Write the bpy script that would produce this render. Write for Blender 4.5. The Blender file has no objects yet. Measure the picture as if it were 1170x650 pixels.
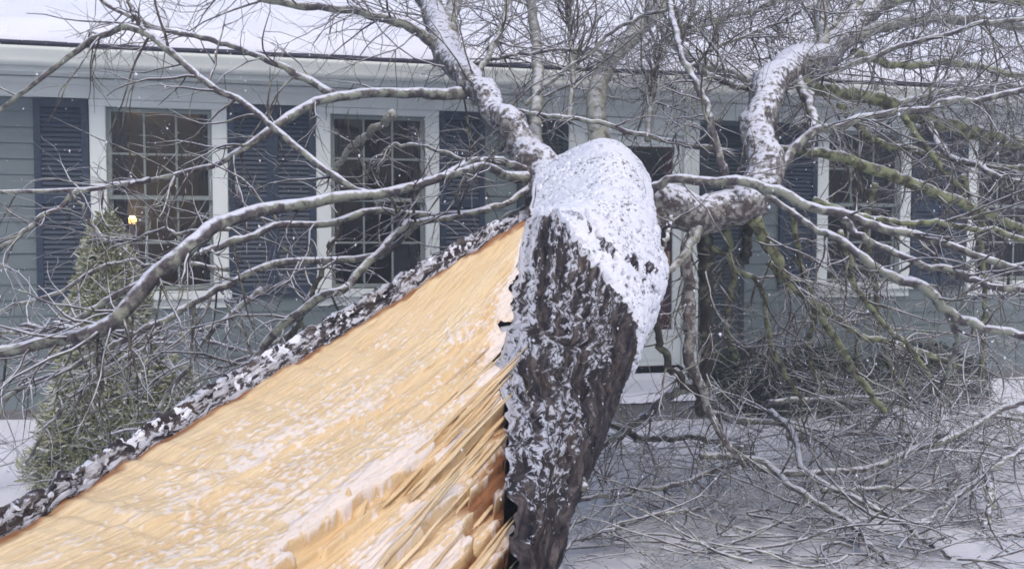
import bpy, bmesh, math, random
import numpy as np
from mathutils import Vector, Matrix

random.seed(11)
rng = np.random.default_rng(11)
sc = bpy.context.scene
col = sc.collection

# ------------------------------------------------------------------ camera
F = 1040.0                      # focal length in pixels of the 1170x650 photograph
CAMZ = 1.5
PITCH = math.radians(2.8)
cam_d = bpy.data.cameras.new('camera')
cam = bpy.data.objects.new('camera', cam_d)
col.objects.link(cam)
cam.location = (0, 0, CAMZ)
cam.rotation_euler = (math.pi/2 - PITCH, 0, 0)
cam_d.sensor_width = 36.0
cam_d.lens = 36.0*F/1170.0
cam_d.clip_start = 0.05
cam_d.clip_end = 500
sc.camera = cam

# ------------------------------------------------------------------ sky, sun, exposure
SUN_EL, SUN_AZ = math.radians(50), math.radians(160)
w = bpy.data.worlds.new('World'); sc.world = w; w.use_nodes = True
nt = w.node_tree; nt.nodes.clear()
wo = nt.nodes.new('ShaderNodeOutputWorld'); bg = nt.nodes.new('ShaderNodeBackground')
sky = nt.nodes.new('ShaderNodeTexSky'); sky.sky_type = 'NISHITA'; sky.sun_disc = False
sky.sun_elevation = SUN_EL; sky.sun_rotation = SUN_AZ
sky.air_density = 1.0; sky.dust_density = 3.0; sky.ozone_density = 1.0
hs = nt.nodes.new('ShaderNodeHueSaturation'); hs.inputs['Saturation'].default_value = 1.45
nt.links.new(sky.outputs[0], hs.inputs['Color'])
nt.links.new(hs.outputs[0], bg.inputs[0]); nt.links.new(bg.outputs[0], wo.inputs[0])
bg.inputs[1].default_value = 0.10
sun_d = bpy.data.lights.new('sun', 'SUN'); sun_d.energy = 0.95; sun_d.angle = math.radians(40)
sun_d.color = (0.93, 0.95, 1.0)
sun = bpy.data.objects.new('sun', sun_d); col.objects.link(sun)
sdir = Vector((math.sin(SUN_AZ)*math.cos(SUN_EL), math.cos(SUN_AZ)*math.cos(SUN_EL), math.sin(SUN_EL)))
sun.rotation_euler = sdir.to_track_quat('Z', 'Y').to_euler()
vs = sc.view_settings
vs.view_transform = 'Standard'; vs.look = 'None'; vs.exposure = 0.72; vs.gamma = 1.0
vs.use_curve_mapping = False
sc.cycles.filter_width = 1.7
sc.cycles.max_bounces = 5
sc.cycles.diffuse_bounces = 3
sc.cycles.transparent_max_bounces = 16

# ------------------------------------------------------------------ helpers
def at(u, v, Y):
    """world point seen at photo pixel (u, v) at world depth Y"""
    a = (u-585.0)/F; b = -(v-325.0)/F
    dy = math.cos(PITCH) + b*math.sin(PITCH)
    dz = -math.sin(PITCH) + b*math.cos(PITCH)
    k = Y/dy
    return np.array((a*k, Y, CAMZ + dz*k))

def _grad_noise(P, seed):
    P = np.asarray(P, float)
    i = np.floor(P).astype(np.int64); f = P - i
    u = f*f*f*(f*(f*6-15)+10)
    def h(ix, iy, iz):
        n = (ix*374761393 + iy*668265263 + iz*2147483647 + seed*974634077) & 0xffffffff
        n = ((n ^ (n >> 13))*1274126177) & 0xffffffff
        n = ((n ^ (n >> 15))*2246822519) & 0xffffffff
        return n ^ (n >> 16)
    def g(dx, dy, dz):
        n = h(i[:, 0]+dx, i[:, 1]+dy, i[:, 2]+dz)
        a = (n & 1023)/1023.0*2-1; b = ((n >> 10) & 1023)/1023.0*2-1; c = ((n >> 20) & 1023)/1023.0*2-1
        return a*(f[:, 0]-dx) + b*(f[:, 1]-dy) + c*(f[:, 2]-dz)
    def lerp(a, b, t): return a + (b-a)*t
    x00 = lerp(g(0,0,0), g(1,0,0), u[:, 0]); x10 = lerp(g(0,1,0), g(1,1,0), u[:, 0])
    x01 = lerp(g(0,0,1), g(1,0,1), u[:, 0]); x11 = lerp(g(0,1,1), g(1,1,1), u[:, 0])
    return lerp(lerp(x00, x10, u[:, 1]), lerp(x01, x11, u[:, 1]), u[:, 2])

def noise(P, scale=1.0, octaves=3, seed=1):
    P = np.asarray(P, float)*scale
    out = np.zeros(len(P)); a = 1.0
    for o in range(octaves):
        out += a*_grad_noise(P, seed+o*17); P = P*2.03; a *= 0.5
    return out

def smooth(e0, e1, x):
    t = np.clip((x-e0)/(e1-e0), 0, 1); return t*t*(3-2*t)

def catmull(P, n):
    """uniform Catmull-Rom through P (K,3) sampled at n points per span (open)"""
    P = np.asarray(P, float)
    Q = np.vstack([2*P[0]-P[1], P, 2*P[-1]-P[-2]])
    out = []
    for k in range(len(P)-1):
        p0, p1, p2, p3 = Q[k], Q[k+1], Q[k+2], Q[k+3]
        t = np.linspace(0, 1, n, endpoint=False)[:, None]
        out.append(0.5*((2*p1)+(-p0+p2)*t+(2*p0-5*p1+4*p2-p3)*t*t+(-p0+3*p1-3*p2+p3)*t**3))
    out.append(P[-1:][:])
    return np.vstack(out)

def mesh_from(name, V, faces, mat, parent=None, smoothed=True):
    me = bpy.data.meshes.new(name)
    V = np.asarray(V, np.float32)
    faces = np.asarray(faces, np.int32)
    n = faces.shape[1]
    me.vertices.add(len(V)); me.vertices.foreach_set('co', V.ravel())
    me.loops.add(faces.size); me.loops.foreach_set('vertex_index', faces.ravel())
    me.polygons.add(len(faces))
    me.polygons.foreach_set('loop_start', np.arange(0, faces.size, n, dtype=np.int32))
    if smoothed:
        me.polygons.foreach_set('use_smooth', np.ones(len(faces), bool))
    me.update(calc_edges=True); me.validate()
    o = bpy.data.objects.new(name, me); col.objects.link(o)
    if mat: me.materials.append(mat)
    if parent: o.parent = parent
    return o

def set_uv(o, UV):
    me = o.data
    li = np.zeros(len(me.loops), np.int32); me.loops.foreach_get('vertex_index', li)
    l = me.uv_layers.new(name='UVMap')
    l.data.foreach_set('uv', np.asarray(UV, np.float32)[li].ravel())

def grid_faces(R, C, closed=False):
    r = np.arange(R-1)[:, None]; c = np.arange(C if closed else C-1)[None, :]
    c2 = (c+1) % C
    a = r*C+c; b = r*C+c2; d = (r+1)*C+c; e = (r+1)*C+c2
    return np.stack([a, b, e, d], -1).reshape(-1, 4)

def empty(name, loc=(0, 0, 0)):
    o = bpy.data.objects.new(name, None); col.objects.link(o); o.location = loc
    o.empty_display_size = 0.2
    return o

def tag(o, label=None, cat=None, group=None, kind=None):
    if label: o['label'] = label
    if cat: o['category'] = cat
    if group: o['group'] = group
    if kind: o['kind'] = kind
    return o

class MB:
    """collects boxes / prisms into one mesh"""
    def __init__(s): s.V = []; s.Fc = []
    def hexa(s, P):
        b = len(s.V); s.V += [tuple(p) for p in P]
        for f in ((0,3,2,1),(4,5,6,7),(0,1,5,4),(1,2,6,5),(2,3,7,6),(3,0,4,7)):
            s.Fc.append(tuple(b+i for i in f))
    def box(s, x0, x1, y0, y1, z0, z1):
        s.hexa([(x0,y0,z0),(x1,y0,z0),(x1,y1,z0),(x0,y1,z0),(x0,y0,z1),(x1,y0,z1),(x1,y1,z1),(x0,y1,z1)])
        return s
    def build(s, name, mat, parent=None, bevel=0.0):
        me = bpy.data.meshes.new(name); me.from_pydata(s.V, [], s.Fc)
        if bevel:
            bm = bmesh.new(); bm.from_mesh(me)
            bmesh.ops.bevel(bm, geom=list(bm.edges), offset=bevel, segments=2, affect='EDGES', clamp_overlap=True)
            bm.to_mesh(me); bm.free()
        me.materials.append(mat)
        o = bpy.data.objects.new(name, me); col.objects.link(o)
        if parent: o.parent = parent
        return o

# ------------------------------------------------------------------ materials
def new_mat(name):
    m = bpy.data.materials.new(name); m.use_nodes = True
    n = m.node_tree; b = n.nodes['Principled BSDF']
    return m, n, b
def nd(n, t, **kw):
    x = n.nodes.new(t)
    for k, v in kw.items():
        if hasattr(x, k) and not k.startswith('i_'): setattr(x, k, v)
    return x
def link(n, a, b): n.links.new(a, b)
def rgb(c): return (c[0], c[1], c[2], 1.0)
def ramp(n, fac, stops):
    r = n.nodes.new('ShaderNodeValToRGB')
    e = r.color_ramp.elements
    while len(e) < len(stops): e.new(0.5)
    for k, (p, c) in enumerate(stops):
        e[k].position = p; e[k].color = rgb(c) if isinstance(c, (tuple, list)) else (c, c, c, 1)
    link(n, fac, r.inputs[0]); return r.outputs[0]
def tex_noise(n, vec, scale, detail=4, rough=0.55, dist=0.0):
    t = n.nodes.new('ShaderNodeTexNoise')
    t.inputs['Scale'].default_value = scale; t.inputs['Detail'].default_value = detail
    t.inputs['Roughness'].default_value = rough; t.inputs['Distortion'].default_value = dist
    if vec is not None: link(n, vec, t.inputs['Vector'])
    return t.outputs['Fac']
def mapping(n, vec, scale=(1, 1, 1), rot=(0, 0, 0)):
    m = n.nodes.new('ShaderNodeMapping'); m.inputs['Scale'].default_value = scale
    m.inputs['Rotation'].default_value = rot
    link(n, vec, m.inputs['Vector']); return m.outputs[0]
def mix(n, fac, a, b, mode='MIX'):
    m = n.nodes.new('ShaderNodeMix'); m.data_type = 'RGBA'; m.blend_type = mode
    for s, v in ((m.inputs[0], fac), (m.inputs[6], a), (m.inputs[7], b)):
        if isinstance(v, (int, float)): s.default_value = v
        elif isinstance(v, tuple): s.default_value = rgb(v)
        else: link(n, v, s)
    return m.outputs[2]
def math_(n, op, a, b=None, clamp=False):
    m = n.nodes.new('ShaderNodeMath'); m.operation = op; m.use_clamp = clamp
    for s, v in ((m.inputs[0], a), (m.inputs[1], b)):
        if v is None: continue
        if isinstance(v, (int, float)): s.default_value = v
        else: link(n, v, s)
    return m.outputs[0]
def bump(n, b, h, strength=0.4, dist=0.01):
    x = n.nodes.new('ShaderNodeBump'); x.inputs['Strength'].default_value = strength
    x.inputs['Distance'].default_value = dist
    link(n, h, x.inputs['Height']); link(n, x.outputs[0], b.inputs['Normal'])
def objc(n): return n.nodes.new('ShaderNodeTexCoord').outputs['Object']
def geo_pos(n): return n.nodes.new('ShaderNodeNewGeometry').outputs['Position']
def normal_z(n):
    g = n.nodes.new('ShaderNodeNewGeometry'); s = n.nodes.new('ShaderNodeSeparateXYZ')
    link(n, g.outputs['Normal'], s.inputs[0]); return s.outputs[2]

SNOW = (0.80, 0.80, 0.86)
def simple(name, c, rough=0.6, var=0.12, scale=6.0, bump_s=0.15, bscale=60.0, spec=0.35):
    m, n, b = new_mat(name)
    P = objc(n)
    f = tex_noise(n, P, scale, 6)
    c0 = tuple(x*(1-var) for x in c); c1 = tuple(min(1, x*(1+var)) for x in c)
    link(n, ramp(n, f, [(0.3, c0), (0.7, c1)]), b.inputs['Base Color'])
    b.inputs['Roughness'].default_value = rough
    b.inputs['Specular IOR Level'].default_value = spec
    if bump_s: bump(n, b, tex_noise(n, P, bscale, 3), bump_s, 0.003)
    return m

def snow_mat(name, speck=0.0):
    # speck: share of bark crumbs that lie in / show through the snow
    m, n, b = new_mat(name)
    P = geo_pos(n)
    f = tex_noise(n, P, 3.0, 5)
    c = ramp(n, f, [(0.3, (0.80, 0.80, 0.86)), (0.7, (0.88, 0.88, 0.91))])
    if speck:
        sp = tex_noise(n, P, 75, 3, 0.6); cl = tex_noise(n, P, 6, 3)
        sp = math_(n, 'ADD', sp, math_(n, 'MULTIPLY', math_(n, 'SUBTRACT', cl, 0.5), 0.6))
        c = mix(n, ramp(n, sp, [(0.635-speck, 0.0), (0.70-speck, 0.85)]), c, (0.07, 0.06, 0.08))
    link(n, c, b.inputs['Base Color'])
    b.inputs['Roughness'].default_value = 0.75; b.inputs['Specular IOR Level'].default_value = 0.2
    h = math_(n, 'ADD', tex_noise(n, P, 90, 4), math_(n, 'MULTIPLY', tex_noise(n, P, 14, 4), 1.5))
    bump(n, b, h, 0.5, 0.008)
    return m

def snowy(n, c, lo, hi, P, nscale=25.0, amt=0.9, namt=0.9):
    """base colour under a dusting of snow that lies on upward faces"""
    s = math_(n, 'ADD', normal_z(n), math_(n, 'MULTIPLY', math_(n, 'SUBTRACT', tex_noise(n, P, nscale, 4), 0.5), namt*2))
    mr = n.nodes.new('ShaderNodeMapRange'); mr.interpolation_type = 'SMOOTHSTEP'
    mr.inputs[1].default_value = lo; mr.inputs[2].default_value = hi
    mr.inputs[3].default_value = 0; mr.inputs[4].default_value = amt
    link(n, s, mr.inputs[0])
    return mix(n, mr.outputs[0], c, SNOW)

def limb_mat(name, dark, mid, lichen, lich_amt, lo=0.25, hi=0.75, amt=0.9, scale=1.0, nscale=25, namt=.9):
    m, n, b = new_mat(name)
    P = geo_pos(n)
    f = tex_noise(n, P, 45*scale, 6, 0.65)
    c = ramp(n, f, [(0.32, dark), (0.66, mid)])
    l = tex_noise(n, P, 16*scale, 5, 0.6)
    c = mix(n, ramp(n, l, [(0.62-lich_amt, 0.0), (0.72-lich_amt, 0.9)]), c, lichen)
    c = snowy(n, c, lo, hi, P, nscale, amt, namt)
    link(n, c, b.inputs['Base Color'])
    b.inputs['Roughness'].default_value = 0.9; b.inputs['Specular IOR Level'].default_value = 0.15
    bump(n, b, tex_noise(n, P, 120*scale, 4), 0.6, 0.006)
    return m

M = {}
M['snow'] = snow_mat('snow')
M['trunk_snow'] = snow_mat('speckled_snow', .03)
M['limb'] = limb_mat('limb_bark', (0.045, 0.035, 0.034), (0.17, 0.14, 0.13), (0.36, 0.35, 0.31), 0.14, 0.28, 0.75, amt=.9, scale=1.8, nscale=38, namt=1.5)
M['lichen_limb'] = limb_mat('lichen_bark', (0.07, 0.06, 0.05), (0.24, 0.22, 0.18), (0.34, 0.34, 0.27), 0.20, 0.45, 1.1, amt=0.6)
M['dark_limb'] = limb_mat('dark_bark', (0.022, 0.02, 0.018), (0.07, 0.062, 0.05), (0.16, 0.17, 0.11), 0.08, 0.5, 0.95, amt=0.8)  # darker bark tone for some limbs and stems
M['branch'] = limb_mat('branch_bark', (0.05, 0.04, 0.044), (0.17, 0.145, 0.14), (0.33, 0.34, 0.26), 0.15, 0.34, 0.78, namt=.7)
M['moss_branch'] = limb_mat('mossy_bark', (0.05, 0.045, 0.03), (0.14, 0.13, 0.08), (0.28, 0.30, 0.16), 0.18, 0.4, 0.9, amt=0.75)
M['twig'] = limb_mat('twig_bark', (0.05, 0.038, 0.036), (0.16, 0.13, 0.105), (0.31, 0.31, 0.20), 0.10, 0.3, 0.8, nscale=9, namt=.9, amt=.8)
M['pale_twig'] = limb_mat('frosted_twig', (0.11, 0.095, 0.095), (0.29, 0.26, 0.25), (0.38, 0.38, 0.30), 0.08, -.05, 0.5, nscale=9, amt=.9)

def trunk_bark():
    m, n, b = new_mat('trunk_bark')
    uv = n.nodes.new('ShaderNodeTexCoord').outputs['UV']; P = geo_pos(n)
    st = mapping(n, uv, (1.0, 0.11, 1.0))
    f = tex_noise(n, st, 75, 6, 0.65, 0.6)
    c = ramp(n, f, [(0.34, (0.018, 0.015, 0.019)), (0.50, (0.072, 0.060, 0.062)), (0.66, (0.20, 0.165, 0.15))])
    l = tex_noise(n, P, 11, 5, 0.65)
    c = mix(n, ramp(n, l, [(0.58, 0.0), (0.70, 0.5)]), c, (0.15, 0.10, 0.055))
    at_ = n.nodes.new('ShaderNodeAttribute'); at_.attribute_name = 'snow_cover'
    s = tex_noise(n, mapping(n, uv, (1.0, 0.26, 1.0)), 120, 5, 0.75, 0.6)
    s = math_(n, 'ADD', s, math_(n, 'SUBTRACT', at_.outputs['Fac'], 0.5))
    c = mix(n, ramp(n, s, [(0.545, 0.0), (0.60, 0.95)]), c, SNOW)
    link(n, c, b.inputs['Base Color'])
    b.inputs['Roughness'].default_value = 0.9; b.inputs['Specular IOR Level'].default_value = 0.15
    bump(n, b, math_(n, 'ADD', f, math_(n, 'MULTIPLY', s, 0.5)), 1.0, 0.03)
    return m
M['trunk'] = trunk_bark()

def torn_wood():
    m, n, b = new_mat('torn_wood')
    uv = n.nodes.new('ShaderNodeTexCoord').outputs['UV']; P = geo_pos(n)   # uv.x across the grain, uv.y along it, metres
    g = tex_noise(n, mapping(n, uv, (1.0, 0.03, 1.0)), 110, 7, 0.72, 0.2)
    g2 = tex_noise(n, mapping(n, uv, (1.0, 0.05, 1.0)), 9, 4, 0.5, 0.4)
    c = ramp(n, g, [(0.28, (0.54, 0.37, 0.20)), (0.40, (0.81, 0.605, 0.35)), (0.70, (0.91, 0.745, 0.495))])
    c = mix(n, ramp(n, g2, [(0.38, 0.55), (0.60, 0.0)]), c, (0.76, 0.52, 0.26))
    g3 = tex_noise(n, mapping(n, uv, (1.0, 0.022, 1.0)), 330, 4, 0.6, 0.1)
    c = mix(n, ramp(n, g3, [(0.30, 0.6), (0.46, 0.0)]), c, (0.46, 0.27, 0.11))
    br = n.nodes.new('ShaderNodeAttribute'); br.attribute_name = 'rot'  # browning mask; also carries the shade painted below the steps
    r = math_(n, 'ADD', br.outputs['Fac'], math_(n, 'MULTIPLY', math_(n, 'SUBTRACT', g, 0.5), 0.9))
    c = mix(n, ramp(n, r, [(0.35, 0.0), (0.8, 0.92)]), c, (0.26, 0.095, 0.035))
    at_ = n.nodes.new('ShaderNodeAttribute'); at_.attribute_name = 'snow_cover'
    s = tex_noise(n, mapping(n, uv, (1.0, 0.6, 1.0)), 110, 4, 0.7, 0.2)
    s2 = tex_noise(n, P, 7, 4, 0.6)
    s = math_(n, 'ADD', math_(n, 'MULTIPLY', math_(n, 'SUBTRACT', s, 0.5), 1.6), at_.outputs['Fac'])
    c = mix(n, ramp(n, s, [(0.25, 0.0), (1.0, 0.80)]), c, (0.92, 0.82, 0.76))
    link(n, c, b.inputs['Base Color'])
    b.inputs['Roughness'].default_value = 0.8; b.inputs['Specular IOR Level'].default_value = 0.2
    bump(n, b, math_(n, 'ADD', math_(n, 'MULTIPLY', g, 1.2), math_(n, 'MULTIPLY', s, 0.9)), 0.4, 0.007)
    return m
M['wood'] = torn_wood()

M['siding'] = simple('siding_paint', (0.14, 0.172, 0.174), 0.65, 0.10, 2.5, 0.1, 40)
M['trim'] = simple('trim_paint', (0.70, 0.73, 0.69), 0.55, 0.06, 3, 0.06)
M['gutter'] = simple('gutter_paint', (0.66, 0.68, 0.62), 0.5, 0.06, 3, 0.04)
M['shutter'] = simple('shutter_paint', (0.019, 0.033, 0.057), 0.5, 0.15, 4, 0.1)
M['door_shutter'] = simple('door_shutter_paint', (0.018, 0.032, 0.040), 0.5, 0.15, 4, 0.1)
M['shingle'] = simple('asphalt_shingle', (0.035, 0.035, 0.05), 0.9, 0.3, 20, 0.4, 200)
M['red'] = simple('red_door_paint', (0.24, 0.022, 0.028), 0.5, 0.1, 4, 0.08)
M['storm'] = simple('storm_door_paint', (0.66, 0.70, 0.68), 0.5, 0.05, 4, 0.05)
M['concrete'] = simple('concrete', (0.16, 0.155, 0.15), 0.9, 0.2, 8, 0.3)
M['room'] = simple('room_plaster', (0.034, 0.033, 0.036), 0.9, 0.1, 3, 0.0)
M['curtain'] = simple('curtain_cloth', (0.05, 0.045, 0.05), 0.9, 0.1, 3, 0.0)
M['brass'] = simple('lamp_metal', (0.3, 0.2, 0.1), 0.4, 0.1, 3, 0.0)
M['muntin'] = simple('muntin_paint', (0.22, 0.25, 0.23), 0.55, 0.06, 3, 0.0)

m, n, b = new_mat('window_glass')
gl = n.nodes.new('ShaderNodeBsdfGlossy'); gl.inputs['Roughness'].default_value = 0.03
tr = n.nodes.new('ShaderNodeBsdfTransparent'); tr.inputs[0].default_value = (0.75, 0.8, 0.8, 1)
fr = n.nodes.new('ShaderNodeFresnel'); fr.inputs[0].default_value = 1.5
mx = n.nodes.new('ShaderNodeMixShader')
link(n, fr.outputs[0], mx.inputs[0]); link(n, tr.outputs[0], mx.inputs[1]); link(n, gl.outputs[0], mx.inputs[2])
link(n, mx.outputs[0], n.nodes['Material Output'].inputs[0])
M['glass'] = m

m, n, b = new_mat('lit_bulb')
b.inputs['Base Color'].default_value = (1, .8, .5, 1)
b.inputs['Emission Color'].default_value = (1.0, 0.46, 0.13, 1); b.inputs['Emission Strength'].default_value = 3.2
M['bulb'] = m
m, n, b = new_mat('lamp_cloth')
b.inputs['Base Color'].default_value = (.35, .18, .07, 1); b.inputs['Roughness'].default_value = .9
M['shade'] = m

def needles(name, a, bcol, cc, lo, hi, amt):
    m, n, b = new_mat(name)
    P = geo_pos(n)
    c = ramp(n, tex_noise(n, P, 22, 4, .6), [(0.3, a), (0.5, bcol), (0.72, cc)])
    c = snowy(n, c, lo, hi, P, 30, amt, .8)
    link(n, c, b.inputs['Base Color']); b.inputs['Roughness'].default_value = .8
    b.inputs['Specular IOR Level'].default_value = .15
    return m
M['spruce'] = needles('spruce_needles', (0.13, 0.14, 0.06), (0.34, 0.35, 0.17), (0.52, 0.50, 0.30), -.1, .9, .6)
M['yew'] = needles('yew_needles', (0.012, 0.028, 0.016), (0.03, 0.055, 0.03), (0.06, 0.08, 0.04), .7, 1.1, .4)

# ------------------------------------------------------------------ ground
HX0 = np.array((-2.765, 7.1)); EX = np.array((0.971, 0.240)); EN = np.array((0.240, -0.971))
EX /= np.linalg.norm(EX); EN /= np.linalg.norm(EN)
HROT = math.atan2(EX[1], EX[0])
def house_xy(p):                       # world -> along facade, distance in front of it
    q = np.array(p[:2]) - HX0
    return float(q@EX), float(q@EN)
def s_of(u):                           # facade coordinate under photo column u
    a = (u-585.0)/F
    return (a*HX0[1]-HX0[0])/(EX[0]-a*EX[1])
def ground_z(X, Y):
    d = (X-HX0[0])*EN[0] + (Y-HX0[1])*EN[1]
    return 0.14*smooth(2.2, 0.2, d)

gx = np.concatenate([np.linspace(-200, -12, 14), np.linspace(-11, 14, 220), np.linspace(15, 200, 14)])
gy = np.concatenate([np.linspace(-200, -4, 12), np.linspace(-3, 9, 130), np.linspace(10, 200, 14)])
GX, GY = np.meshgrid(gx, gy)
P = np.stack([GX.ravel(), GY.ravel(), np.zeros(GX.size)], 1)
P[:, 2] = ground_z(P[:, 0], P[:, 1]) + 0.05*noise(P, 0.9, 4, 3) + 0.012*noise(P, 6, 3, 9)
g = mesh_from('ground', P, grid_faces(len(gy), len(gx)), M['snow'])
tag(g, 'snow covered front lawn under the fallen branches', 'ground', kind='structure')

# ------------------------------------------------------------------ house  (local x along facade, local -y towards the viewer)
house = empty('house', (HX0[0], HX0[1], 0)); house.rotation_euler = (0, 0, HROT)
tag(house, 'grey-green clapboard house with navy shutters and snowy roof', 'house')
S0, S1 = -4.2, 11.5
def sY(u): s = s_of(u); return HX0[1]+s*EX[1]
WT, WB = 2.565, 1.035                 # window casing top / sill bottom
WW = 1.0
wins = []
wc1 = (s_of(112)+s_of(257))/2; wc2 = (s_of(368)+s_of(496))/2
wc3 = (s_of(936)+s_of(1030))/2; wc4 = s_of(1100)+WW/2
WINS = [wc1, wc2, wc3, wc4]
DR = s_of(778); DL = DR-0.92          # door leaf
DTOP, DBOT = 2.42, 0.36
openings = [(c-WW/2+.06, c+WW/2-.06, WB+.06, WT-.06) for c in WINS] + [(DL-.04, DR+.04, 0.2, DTOP+.04)]

# back-up wall with real openings (columns between openings)
def wall_mesh():
    mb = MB(); xs = sorted({S0, S1, *[o[0] for o in openings], *[o[1] for o in openings]})
    for a, b_ in zip(xs[:-1], xs[1:]):
        op = [o for o in openings if o[0] <= a+1e-6 and o[1] >= b_-1e-6]
        if not op: mb.box(a, b_, 0.0, 0.12, -0.2, 2.8)
        else:
            mb.box(a, b_, 0.0, 0.12, -0.2, op[0][2]); mb.box(a, b_, 0.0, 0.12, op[0][3], 2.8)
    # far walls and partition of the room
    mb.box(S0, S0+.12, .12, 8.8, -.2, 2.8); mb.box(S1-.12, S1, .12, 8.8, -.2, 2.8)
    mb.box(S0, S1, 8.8, 8.92, -.2, 2.8)
    for gx_ in (S0, S1-.12):
        mb.hexa([(gx_, .05, 2.801), (gx_+.12, .05, 2.801), (gx_+.12, 8.85, 2.801), (gx_, 8.85, 2.801),
                 (gx_, 4.5, 5.25), (gx_+.12, 4.5, 5.25), (gx_+.12, 4.7, 5.25), (gx_, 4.7, 5.25)])
    return mb.build('wall', M['siding'], house)
wall = wall_mesh()
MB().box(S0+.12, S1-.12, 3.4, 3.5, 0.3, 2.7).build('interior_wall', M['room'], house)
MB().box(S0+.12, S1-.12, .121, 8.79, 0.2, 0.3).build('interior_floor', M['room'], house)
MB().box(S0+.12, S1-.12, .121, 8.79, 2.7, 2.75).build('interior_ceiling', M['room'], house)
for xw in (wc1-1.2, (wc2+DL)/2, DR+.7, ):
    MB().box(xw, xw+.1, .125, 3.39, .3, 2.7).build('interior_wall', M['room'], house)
fo = MB().box(S0, S1, -0.02, 0.0, -0.2, 0.22).build('foundation', M['concrete'], house)

# clapboards: one board per row and bay
EXPO = 0.118; z = 0.22; row = 0
while z < 2.5:
    zt = min(z+EXPO, 2.55)
    blocked = sorted([(o[0]-.05, o[1]+.05) for o in openings if o[2]-.05 < zt-.01 and o[3]+.0 > z+.01])
    a = S0; spans = []
    for b0, b1 in blocked: spans.append((a, b0)); a = b1
    spans.append((a, S1))
    for a, b_ in spans:
        cuts = [a]
        if b_-a > 5:
            k = a + 2.2 + (row*1.37) % 2.4
            while k < b_-1: cuts.append(k); k += 3.6
        cuts.append(b_)
        for c0, c1 in zip(cuts[:-1], cuts[1:]):
            j = random.uniform(-.0015, .0015)
            mb = MB()
            mb.hexa([(c0+.001, -.021+j, z), (c1-.001, -.021+j, z), (c1-.001, -.001, z), (c0+.001, -.001, z),
                     (c0+.001, -.009+j, zt+.012), (c1-.001, -.009+j, zt+.012), (c1-.001, -.001, zt+.012), (c0+.001, -.001, zt+.012)])
            mb.build('clapboard', M['siding'], wall)
    z += EXPO; row += 1

def make_window(c):
    x0, x1 = c-WW/2, c+WW/2; t = 0.115
    w = MB()
    hd = .05
    w.box(x0, x0+t, -.045, .03, WB+.07, WT-hd); w.box(x1-t, x1, -.045, .03, WB+.07, WT-hd)
    w.box(x0, x1, -.049, .03, WT-hd, WT)
    wo = w.build('window', M['trim'], house, .004)
    MB().box(x0-.02, x1+.02, -.085, .03, WB, WB+.066).build('sill', M['trim'], wo, .005)
    MB().box(x0, x1, -.04, .0, WB-.07, WB-.002).build('apron', M['trim'], wo, .004)
    ix0, ix1 = x0+t, x1-t; iz0, iz1 = WB+.07, WT-hd
    zm = (iz0+iz1)/2+.02
    for k, (za, zb, y) in enumerate(((zm-.02, iz1, .0), (iz0, zm+.02, .032))):
        st = .034
        f = MB()
        f.box(ix0+.001, ix0+st, y, y+.03, za, zb); f.box(ix1-st, ix1-.001, y, y+.03, za, zb)
        f.box(ix0+st, ix1-st, y, y+.03, zb-st, zb-.001); f.box(ix0+st, ix1-st, y, y+.03, za+.001, za+st)
        f.build('sash', M['muntin'], wo, .003)
        gx0, gx1, gz0, gz1 = ix0+st, ix1-st, za+st, zb-st
        for i in range(1, 3):
            xx = gx0+(gx1-gx0)*i/3
            MB().box(xx-.008, xx+.008, y+.004, y+.026, gz0, gz1).build('muntin', M['muntin'], wo)
        zz = (gz0+gz1)/2
        for i in range(3):
            pa = gx0+(gx1-gx0)*i/3+(.008 if i else 0); pb = gx0+(gx1-gx0)*(i+1)/3-(.008 if i < 2 else 0)
            MB().box(pa, pb, y+.005, y+.025, zz-.008, zz+.008).build('muntin', M['muntin'], wo)
            for q in range(2):
                z0 = gz0 if q == 0 else zz+.008; z1 = zz-.008 if q == 0 else gz1
                yy = y+.014
                me_ = bpy.data.meshes.new('pane')
                me_.from_pydata([(pa, yy, z0), (pb, yy+random.uniform(-.002, .002), z0), (pb, yy, z1), (pa, yy+random.uniform(-.002, .002), z1)], [], [(0, 1, 2, 3)])
                me_.materials.append(M['glass'])
                po = bpy.data.objects.new('pane', me_); col.objects.link(po); po.parent = wo
    # dim curtains hanging inside
    for sx in (0, 1):
        xa = ix0 if sx == 0 else ix1-.12
        xs = np.linspace(xa, xa+.12, 24); R_ = []
        for zz in (iz0-.1, iz1+.05): R_ += [(x, .17+.018*math.sin((x-xa)*180+zz), zz) for x in xs]
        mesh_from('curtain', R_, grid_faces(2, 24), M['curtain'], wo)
    return wo
for c in WINS: make_window(c)

def make_shutter(x0, x1, z0, z1, mat):
    f = MB(); t = .05
    f.box(x0, x0+t, -.055, -.024, z0, z1); f.box(x1-t, x1, -.055, -.024, z0, z1)
    zmid = (z0+z1)/2
    for a, b_ in ((z0, z0+.08), (zmid-.035, zmid+.035), (z1-.06, z1)):
        f.box(x0+t, x1-t, -.054, -.024, a, b_)
    so = f.build('shutter', mat, house, .003)
    lv = MB()
    for a, b_ in ((z0+.08, zmid-.035), (zmid+.035, z1-.06)):
        n_ = int((b_-a)/.036)
        for i in range(n_):
            zz = a+(b_-a)*(i+.5)/n_
            lv.hexa([(x0+t, -.050, zz-.017), (x1-t, -.050, zz-.017), (x1-t, -.044, zz-.013), (x0+t, -.044, zz-.013),
                     (x0+t, -.034, zz+.013), (x1-t, -.034, zz+.013), (x1-t, -.028, zz+.017), (x0+t, -.028, zz+.017)])
    tag(lv.build('louvers', mat, so), kind='stuff')
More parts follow.
